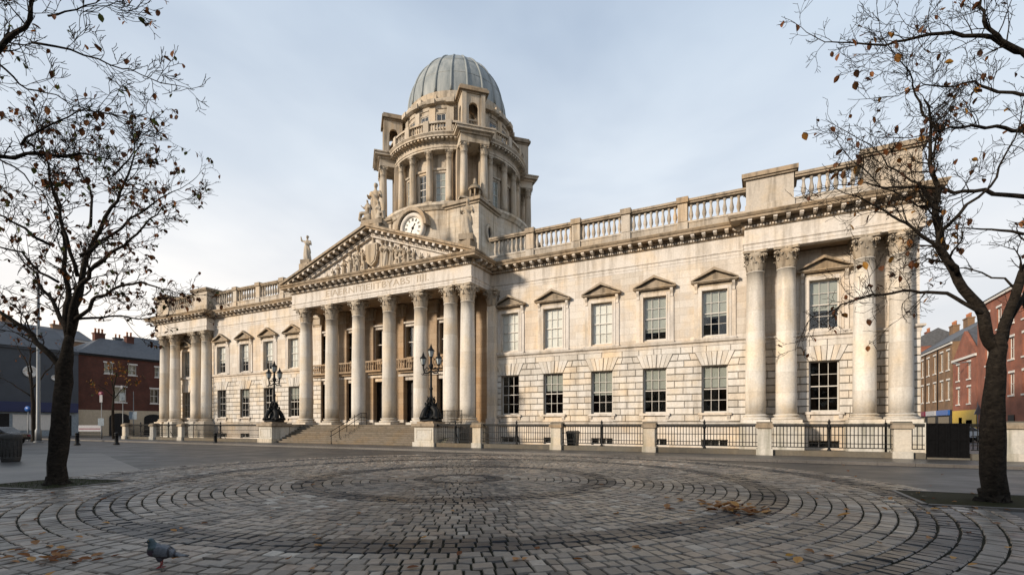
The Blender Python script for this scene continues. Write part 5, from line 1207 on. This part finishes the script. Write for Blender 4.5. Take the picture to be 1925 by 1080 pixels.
# local x runs towards the camera
house_('red brick corner house with arched windows right of the right tree', (RXP, 76.0, 0), R(-90), 18, 10, 15.4, rows((3.0, 6.0, 9.0, 12.0, 15.0), (4.6, 8.2, 11.8), 1.2, 2.2), 'brick_red', roof_h=2.5, doors_=((4, 1.4, 2.6, 'shop_dark'), (9, 1.4, 2.6, 'shop_dark')), chim=((6, 5, 3, 1.6, 4),))
house_('red brick gabled house with a yellow shopfront beside the right tree', (RXP, 84.5, 0), R(-90), 8.3, 10, 10.0, rows((2.0, 5.8), (4.2, 7.2), 1.2, 2.0), 'brick_red', roof_h=3.2, gable=True, base=('yellow_paint', 3.4), doors_=((3.0, 1.2, 2.5, 'shop_dark'), (6.0, 2.0, 2.2, 'sign_grey')))
house_('tall yellow-brown brick terrace with a row of chimney pots at the right', (RXP, 107.0, 0), R(-90), 22.3, 11, 12.6, rows((1.8, 5.0, 8.2, 11.4, 14.6, 17.8, 20.6), (5.0, 9.0), 1.3, 2.6), 'brick_yellow', roof_h=4.0, base=('shop_dark', 3.6), chim=((2, 5.5, 5.0, 2.0, 4), (8.5, 5.5, 5.0, 2.0, 4), (15, 5.5, 5.0, 2.4, 5), (21.0, 5.5, 4.8, 2.4, 5)))
terr = [o_ for o_ in COL.objects if o_.get('label', '').startswith('tall yellow-brown')][0]
for a, b_, mt in ((.6, 5.2, 'sign_blue'), (6.0, 10.4, 'sign_red'), (11.2, 15.6, 'sign_white'), (16.4, 21.6, 'sign_blue')):
    MB().box(a, b_, -.28, -.062, 2.9, 3.6).build('shop_fascia', M[mt], terr); MB().box(a+.3, b_-.3, -.10, -.063, .6, 2.7).build('shop_window', M['car_glass'], terr)
for x in (3.4, 10.0, 16.2): MB().tube([(x, -.08, 3.6), (x, -.08, 12.4)], .06, 6).build('downpipe', M['shop_dark'], terr)
house_('orange-red brick house at the far end of the right street', (RXP-1.0, 128.0, 0), R(-90), 20.6, 10, 15.0, rows((3, 7, 11, 15, 18.5), (5, 9, 12.4), 1.3, 2.0), 'brick_red', roof_h=3.0, base=('sign_red', 3.4), chim=((4, 5, 3, 1.4, 3), (15, 5, 3, 1.4, 3)))
house_('pale far house closing the end of the right street', (-4, 170.0, 0), R(0), 34, 10, 13.0, rows((4, 9, 14, 19, 24, 29), (4.5, 8.5), 1.4, 2.2), 'render_cream', roof_h=3.5)
# unseen houses added behind the viewer, sized to shade the paving and darken window reflections
for i, (x, w_, h_, mt) in enumerate(((48, 17, 17.5, 'brick_brown'), (30.6, 20, 19.0, 'brick_red'), (10.2, 17, 17.0, 'brick_brown'), (-7.2, 22, 19.5, 'render_cream'), (-29.6, 18, 17.5, 'brick_dark'), (-48, 21, 19.0, 'brick_brown'), (-69.4, 24, 17.5, 'brick_red'), (-94, 26, 18.5, 'brick_brown'))):
    house_(('brown brick', 'red brick', 'squat brown brick', 'cream rendered', 'dark brick', 'wide brown brick', 'wide red brick', 'widest brown brick')[i]+' house added unseen on the near side of the square to shade it', (x, -23.0, 0), R(180), w_, 11, h_-2, rows([2.4+k_*3.4 for k_ in range(int((w_-2)/3.4))], (4.6, 8.4, 12.0), 1.3, 2.2), mt, roof_h=2.6, base=('shop_dark', 3.6), chim=((w_*.3, 5.5, 2.6, 1.6, 3),))
# lamp column and signs of the right street
o, H = pole(1841, 823, 680, 'grey lamp column with a side arm before the red brick house', .11)
MB().tube([(0,0,H),(-.3,0.3,H+.15),(-1.4,.9,H+.1)], .06, 6).build('arm', M['galv'], o); MB().ell((-1.8,1.1,H+.05), (.4,.2,.1)).build('lamp_head', M['galv'], o)
sign_post(1838, 825, 755, 'sign post with grey-blue triangular sign before the yellow shopfront', [('tri', 3.3, .55, .55, 'sign_grey')])
sign_post(1776, 818, 755, 'far sign post with blue plate before the yellow-brown terrace', [('box', 4.2, .6, .8, 'sign_blue')])
o = thing('shop_sign', 'blue and white projecting shop sign at the corner of the far red house', 'sign', (RXP-1.8, 106.0, 5.2)); local(o); MB().box(-.8, .8, -.1, .1, -.6, .6).build('panel', M['sign_blue'], o); MB().box(-.7, .7, -.11, -.101, -.2, .2).build('stripe', M['sign_white'], o); MB().tube([(.7,0,.3),(1.9,0,.3)], .04, 6).build('bracket', M['iron'], o)
# ------------------------------------------------------------------ trees
LEAFM = {}
def leaf_mesh(mat, s, seed):
    rr = random.Random(seed); vs = []; fs = []; out = [(0,0),(.22,.34),(.55,.42),(.82,.22),(1,0)]; bend = rr.uniform(-.5,.5); fold = rr.uniform(.1,.4)
    for u, w_ in out:
        z = bend*u*u*.5
        vs += [(u*s, -w_*s*.8, (z+fold*w_)*s), (u*s, 0, z*s), (u*s, w_*s*.8, (z+fold*w_)*s)]
    for k_ in range(4):
        fs += [(k_*3, k_*3+3, k_*3+4, k_*3+1), (k_*3+1, k_*3+4, k_*3+5, k_*3+2)]
    return vs, fs
def leaf_objs(mats, s): return [MB().add(*leaf_mesh(m, s, i*3+j)).mesh('leaf', M[m]) for i, m in enumerate(mats) for j in range(3)]
def wander(a, b_, rr, amp, n_):
    a, b_ = Vector(a), Vector(b_); L_ = (b_-a).length; pts = []
    off = Vector((0,0,0))
    for i in range(n_+1):
        u = i/n_; 
        if 0 < i: off = off*.7+Vector((rr.gauss(0,1), rr.gauss(0,1), rr.gauss(0,1)))*amp*L_
        pts.append(a.lerp(b_, u)+off*(1 if i < n_ else .6))
    return pts
def along(pts, u):
    f = u*(len(pts)-1); i = min(int(f), len(pts)-2); return pts[i].lerp(pts[i+1], f-i), (pts[i+1]-pts[i]).normalized()
def make_tree(name, label, zc, trunk, limbs, seed, mats, lsize, n_leaf, dens=1.0, depth=1.6, twig=.8, part_leaves=150, rad_trunk=.26, group=None, reach=1.0, rmin=.0045, limbk=1.0):
    rr = random.Random(seed); base = W(*trunk[0], zc); base.z = .0
    o = thing(name, label, 'tree', base, group); tb_ = MB(); cb = MB(); spots = []
    Wd = Vector((-ST, CT, 0))
    tp_ = [W(x, y, zc) for x, y in trunk]; tp_[0].z = -.05
    n0 = len(tp_); fl = [base+Vector((0,0,-.05)), base+Vector((0,0,.12))]
    smooth = [tp_[0], tp_[0].lerp(tp_[1], .06), tp_[0].lerp(tp_[1], .2)]+tp_[1:]
    rads = [rad_trunk*1.45, rad_trunk*1.12, rad_trunk]+[rad_trunk*(1-.46*(i/(max(1, n0-2)))**1.6) for i in range(n0-1)]
    fine = []; fr_ = []
    for i in range(len(smooth)-1):
        for k_ in range(4): 
            u = k_/4; fine.append(smooth[i].lerp(smooth[i+1], u)+Vector((rr.gauss(0,.012), rr.gauss(0,.012), 0))); fr_.append((rads[i]*(1-u)+rads[i+1]*u)*rr.uniform(.96,1.05))
    fine.append(smooth[-1]); fr_.append(rads[-1]); dt = (smooth[-1]-smooth[-2]).normalized()
    for k_, q_ in ((.45, .86), (.8, .55), (.95, .2)): fine.append(smooth[-1]+dt*(rads[-1]*k_)); fr_.append(rads[-1]*q_)
    nr = 20; tb_.tube(fine, fr_, nr)
    for i in range(len(fine)*nr):
        c_ = fine[i//nr]; v_ = Vector(tb_.v[i]); d_ = v_-c_; a_ = math.atan2(d_.y, d_.x); hz = max(0, c_.z)
        k_ = 1+.17*noise.noise(Vector((v_.x*7, v_.y*7, v_.z*1.6)))+.13*noise.noise(v_*16)+.34*math.exp(-hz*4.5)*(.5+.5*math.cos(5*a_+seed))
        tb_.v[i] = tuple(c_+d_*k_)
    def sub(p, d, L_, r_, lvl):
        n_ = 5 if lvl < 2 else 4
        bend = Vector((rr.gauss(0,.25), rr.gauss(0,.25), .32 if lvl > 0 else .15)); pts = [p]; q = p.copy(); dd = d.copy()
        for i in range(n_):
            dd = (dd+bend*.25+Vector((rr.gauss(0,.16), rr.gauss(0,.16), rr.gauss(0,.13)))).normalized(); q = q+dd*(L_/n_); pts.append(q.copy())
        (cb).tube(pts, [max(rmin, r_*(1-.72*i/n_)) for i in range(n_+1)], 5 if lvl < 1 else 3, True, False)
        if lvl < 3 and L_ > .18:
            k_ = int(round(rr.uniform(2.2, 3.8)*dens)) if lvl < 2 else int(round(rr.uniform(1.2, 2.8)*dens))
            for j in range(k_):
                u = rr.uniform(.22, .97); c, t_ = along(pts, u); s_ = t_.orthogonal().normalized(); s_.rotate(Matrix.Rotation(rr.uniform(0, 6.28), 3, t_)); a = rr.uniform(.5, 1.05)
                sub(c, (t_*math.cos(a)+s_*math.sin(a)).normalized(), L_*rr.uniform(.42, .7), r_*.55, lvl+1)
        if lvl >= 1:
            for u in (.55, .85, 1.0): spots.append(along(pts, u))
    for spec in limbs:
        pl, r_, dz = spec; pts = []; r_ *= limbk
        ws = [W(x, y, zc)+Wd*(dz*(i/(len(pl)-1))) for i, (x, y) in enumerate(pl)]
        for i in range(len(ws)-1): pts += wander(ws[i], ws[i+1], rr, .035, 4)[:-1]
        pts.append(ws[-1]); n_ = len(pts); tb_.tube(pts, [max(.008, r_*(1-.86*i/(n_-1))) for i in range(n_)], 8)
        tot = sum((pts[i+1]-pts[i]).length for i in range(n_-1)); k_ = int(tot*5.2*dens)
        for j in range(k_):
            u = rr.uniform(.16, 1.0)**.85; c, t_ = along(pts, u); s_ = t_.orthogonal().normalized(); s_.rotate(Matrix.Rotation(rr.uniform(0, 6.28), 3, t_)); a = rr.uniform(.5, 1.15)
            sub(c, (t_*math.cos(a)+s_*math.sin(a)).normalized(), twig*reach*rr.uniform(.55, 1.35)*(1.1-.45*u), max(.006, r_*.30*(1-.6*u)), 0)
        sub(pts[-1], (pts[-1]-pts[-2]).normalized(), twig*.9, .01, 0)
    tb_.build('trunk', M['bark'], o); cr = cb.build('crown', M['bark'], o)
    lms = leaf_objs(mats, lsize); rr.shuffle(spots); vis = [s for s in spots if SCR(s[0]) and -20 < SCR(s[0])[0] < 1945 and -20 < SCR(s[0])[1] < 1000]
    chosen = vis[:n_leaf]; lb = MB()
    for i, (p, t_) in enumerate(chosen):
        rot = (rr.uniform(-.7,.7), rr.uniform(.3, 1.5), rr.uniform(0, 6.28)); sc = rr.uniform(.55, 1.15)
        if i < part_leaves: link('leaf', rr.choice(lms), cr, p, rot, sc)
    for mt in mats:
        lb = MB()
        for i, (p, t_) in enumerate(chosen[part_leaves:]):
            if rr.choice(mats) != mt: continue
            e = Matrix.Rotation(rr.uniform(0, 6.28), 3, 'Z') @ Matrix.Rotation(rr.uniform(.3, 1.5), 3, 'Y') @ Matrix.Rotation(rr.uniform(-.7, .7), 3, 'X'); vs, fs = leaf_mesh(mt, lsize*rr.uniform(.5, 1.05), i); lb.add([p+e @ Vector(v) for v in vs], fs)
        if lb.v: stuff(lb.build('foliage', M[mt], cr))
    return o
make_tree('plane_tree', 'slender autumn tree with dark trunk and sparse brown leaves at the left', 13.3, [(105, 912), (114, 800), (122, 690), (131, 635)],
    [([(119,700),(90,655),(50,610),(0,562),(-70,510)], .12, -.6), ([(131,635),(142,560),(150,480),(180,400),(212,330),(240,250)], .13, .5), ([(131,630),(150,560),(185,515),(240,480),(300,440),(352,405)], .10, -.7),
     ([(130,640),(118,560),(100,480),(80,390),(55,300)], .12, .7), ([(135,610),(180,565),(240,540),(310,545),(365,560)], .075, -.4), ([(126,625),(80,560),(30,500),(-40,440)], .09, .9),
     ([(146,520),(138,430),(140,340),(150,260)], .07, -1.1), ([(150,480),(210,420),(270,350),(310,310)], .06, 1.0), ([(95,460),(40,420),(-30,380)], .055, -.9), ([(170,425),(150,340),(100,270),(80,220)], .05, .9), ([(140,600),(190,590),(250,590),(310,580)], .05, .8),
     ([(110,530),(60,480),(10,470),(-50,480)], .05, -.8), ([(212,330),(260,290),(290,250)], .035, -.3)], 31, ['leaf_brown', 'leaf_rust', 'leaf_green', 'leaf_brown'], .145, 1050, .92, part_leaves=280, twig=.86, rad_trunk=.2, limbk=.76, rmin=.005)
make_tree('overhanging_tree', 'near tree outside the left edge with branches reaching into the upper left', 8.2, [(-300, 998), (-295, 700), (-280, 420)],
    [([(-280,420),(-150,270),(-60,180),(0,122),(70,70),(100,15),(112,-70)], .10, -.3), ([(60,80),(150,98),(230,118),(285,140)], .026, .2), ([(-285,440),(-140,320),(-40,282),(40,272),(120,268),(190,275)], .07, .4), ([(-280,420),(-200,200),(-120,60),(-40,-40),(20,-120)], .09, .2), ([(90,30),(170,20),(240,5)], .02, -.2),
     ([(40,272),(100,240),(170,215),(230,230)], .024, -.2), ([(-40,282),(20,310),(70,360),(90,420)], .022, .2), ([(0,122),(40,160),(110,180),(190,195)], .022, .3)], 77, ['leaf_brown', 'leaf_rust', 'leaf_green'], .125, 170, 1.05, part_leaves=170, twig=.66, rad_trunk=.2, limbk=.8)
make_tree('street_tree', 'nearly bare forked autumn tree with thick trunk at the right', 10.4, [(1867, 948), (1866, 800), (1872, 700), (1878, 635)],
    [([(1876,660),(1852,590),(1808,525),(1775,460),(1772,400),(1775,330),(1768,250),(1760,170)], .15, .3), ([(1800,515),(1765,478),(1725,455),(1670,425),(1610,398),(1560,385)], .06, -.5), ([(1850,590),(1790,548),(1730,540),(1660,545),(1600,570),(1550,595)], .055, .6),
     ([(1880,645),(1915,580),(1965,520),(2030,450)], .13, .3), ([(1882,640),(1905,540),(1925,440),(1945,330),(1950,220),(1945,120)], .12, -.5), ([(1930,370),(1860,352),(1790,346),(1720,340),(1650,325),(1590,330)], .06, .5), ([(1945,110),(1890,90),(1840,60),(1825,15),(1815,-50)], .07, -.3),
     ([(1940,100),(1860,62),(1780,52),(1700,62),(1620,58),(1560,45)], .06, .4), ([(1935,260),(1860,245),(1790,255),(1720,270),(1650,290)], .05, -.6), ([(1770,380),(1730,330),(1690,270),(1650,220)], .035, .7), ([(1768,250),(1720,200),(1690,150),(1640,110)], .035, -.4), ([(1925,440),(1870,420),(1820,410)], .04, .6),
     ([(1775,430),(1820,380),(1850,310),(1860,230)], .045, -.7), ([(1905,540),(1850,490),(1800,480)], .03, .9), ([(1945,180),(1880,170),(1820,150),(1750,150),(1680,170)], .045, .2), ([(1772,400),(1720,390),(1650,360),(1580,300)], .03, -.2)], 52, ['leaf_brown', 'leaf_rust', 'leaf_brown', 'leaf_amber'], .165, 270, .98, part_leaves=270, twig=.8, rad_trunk=.205, limbk=.82, rmin=.0045)
make_tree('young_tree', 'small bare tree before the grey building, left of the left trunk', 48, [(64, 828), (62, 760), (58, 700)], [([(58,720),(40,670),(20,640)], .09, .5), ([(60,700),(62,660),(70,620)], .09, -.5), ([(60,730),(90,690),(105,650)], .08, .6), ([(60,745),(30,720),(5,705)], .07, -.8)], 5, ['leaf_rust'], .22, 50, .5, part_leaves=50, twig=1.0, rad_trunk=.16)
make_tree('young_tree', 'small amber-leaved tree before the brick pub', 52, [(213, 826), (212, 770), (214, 735)], [([(214,745),(205,710),(198,690)], .08, .5), ([(214,735),(222,700),(236,690)], .08, -.4), ([(213,750),(235,725),(255,712)], .06, .5), ([(213,745),(195,728),(188,722)], .06, -.5)], 8, ['leaf_rust', 'leaf_amber', 'leaf_green'], .26, 220, .6, part_leaves=110, twig=.9, rad_trunk=.12)
# ------------------------------------------------------------------ fallen leaves
FL = leaf_objs(['leaf_fallen', 'leaf_fallen', 'leaf_rust'], .12); rl_ = random.Random(99)
def drop(px, py, lab, grp, sc=None, me=None):
    p = G(px, py, .035); o = link('fallen_leaf', me or rl_.choice(FL), None, (p.x, p.y, .046+rl_.uniform(0, .006)), (rl_.uniform(-.25,.25), rl_.uniform(-.25,.1), rl_.uniform(0, 6.28)), sc or rl_.uniform(.7, 1.25))
    return tag(o, lab, 'leaf', grp)
for i in range(85):
    px, py = rl_.uniform(20, 1900), 865+205*rl_.random()**.8
    drop(px, py, 'single dry brown leaf lying loose on the paving', 'loose leaves scattered on the paving')
for i in range(70):
    px = rl_.gauss(1385, 38 if i % 3 else 85); py = 957+(px-1385)*.10+rl_.gauss(0, 4 if i % 3 else 8)
    o = drop(px, py, 'dry brown leaf in the drift on the right of the circle', 'drift of leaves on the right', rl_.uniform(1.0, 1.9)); o.location.z += rl_.uniform(0, .05)*math.exp(-((px-1385)/40)**2)
for i in range(34):
    drop(rl_.gauss(95, 45), rl_.gauss(1042, 12), 'dry brown leaf in the drift at the lower left', 'drift of leaves at the lower left')
for i in range(22):
    drop(rl_.uniform(1660, 1920), rl_.uniform(925, 968), 'dry leaf lying near the foot of the right tree', 'leaves by the right tree pit')
FY_ = MB().add(*leaf_mesh('leaf_yellow', .115, 4)).mesh('fallen_leaf', M['leaf_yellow'])
drop(1490, 1042, 'bright yellow fallen leaf near the bottom right', None, 1.1, FY_); drop(1497, 1060, 'broad orange-tan fallen leaf just below the bright yellow one', None, 1.35, FL[0])
# ------------------------------------------------------------------ the pigeon
m, t, b = newmat('pigeon_feather'); at = N(t, 'ShaderNodeAttribute', attribute_name='plumage'); t.links.new(at.outputs['Color'], b.inputs['Base Color']); b.inputs['Roughness'].default_value = .55
plain('pigeon_leg', (.28, .05, .05), .6); plain('beak', (.02, .02, .022), .4)
pg_loc = G(303, 1066, .036)
pg = thing('pigeon', 'grey pigeon with dark head standing on the setts at the lower left', 'bird', pg_loc); local(pg)
mb = MB(); rot = Matrix.Rotation(R(-14), 3, 'Y')       # faces -X
def e(c, r_, ry=0.0): mb.ell(c, r_, 14, 10, Matrix.Rotation(R(ry), 3, 'Y'))
e((0, 0, .155), (.105, .062, .068), 18); e((-.055, 0, .18), (.062, .055, .072), 30); e((-.075, 0, .225), (.036, .034, .055), 8); e((-.085, 0, .268), (.032, .027, .029)); e((-.10, 0, .262), (.022, .019, .019)); e((.08, 0, .13), (.075, .045, .035), 18)
for s in (-1, 1): e((.02, s*.05, .162), (.098, .018, .052), 20); e((.11, s*.025, .125), (.085, .014, .018), 14); e((-.005, s*.028, .098), (.03, .022, .035))
mb.tube([(.10,0,.125),(.16,0,.112),(.235,0,.098)], [.03,.026,.022], 8)
for i in range(len(mb.v)):                              # flatten the tail
    x, y, z = mb.v[i]
    if x > .15: mb.v[i] = (x, y*1.5, .112-(x-.15)*.2+(z-.112+(x-.15)*.2)*.4)
pm = remesh(mb, .0065, 'body', M['pigeon_feather'])
ca = pm.color_attributes.new('plumage', 'FLOAT_COLOR', 'POINT')
for i, v_ in enumerate(pm.vertices):
    x, y, z = v_.co; c = (.12, .132, .152)
    if z > .205 and x < -.03: c = (.045, .075, .085)
    elif x < -.045 and z > .165: c = (.045, .035, .05) if z < .19 else (.035, .06, .05)
    elif x < -.06: c = (.08, .05, .075)
    elif z < .12 and x < .08: c = (.055, .05, .062)
    if x > .062 and x < .082 and z > .1: c = (.03, .03, .035)
    if x > .108 and x < .128: c = (.03, .03, .035)
    if x > .14: c = (.10, .11, .125)
    if x > .205: c = (.03, .03, .034)
    k_ = .85+.3*noise.noise(v_.co*60)
    ca.data[i].color = (c[0]*k_, c[1]*k_, c[2]*k_, 1)
link('body', pm, pg)
MB().tube([(-.112,0,.262),(-.126,0,.258),(-.142,0,.250)], [.009,.007,.002], 8).build('beak', M['beak'], pg)
for s in (-1, 1):
    MB().ell((-.098, s*.022, .273), (.005, .003, .005), 8, 6).build('eye', M['gold'], pg)
    lg = MB().tube([(0, s*.024, .10), (.006, s*.024, .05), (-.002, s*.024, .008)], [.012,.0055,.005], 7)
    for a in (-.5, 0, .5, 3.14): lg.tube([(-.002, s*.024, .009), (-.002-.022*math.cos(a), s*.024+.022*math.sin(a), .007), (-.002-.036*math.cos(a), s*.024+.036*math.sin(a), .004)], [.0045,.004,.002], 6)
    lg.build('leg', M['pigeon_leg'], pg)
pg.rotation_euler.z = YAW+R(20); pg.scale = (1.15,)*3
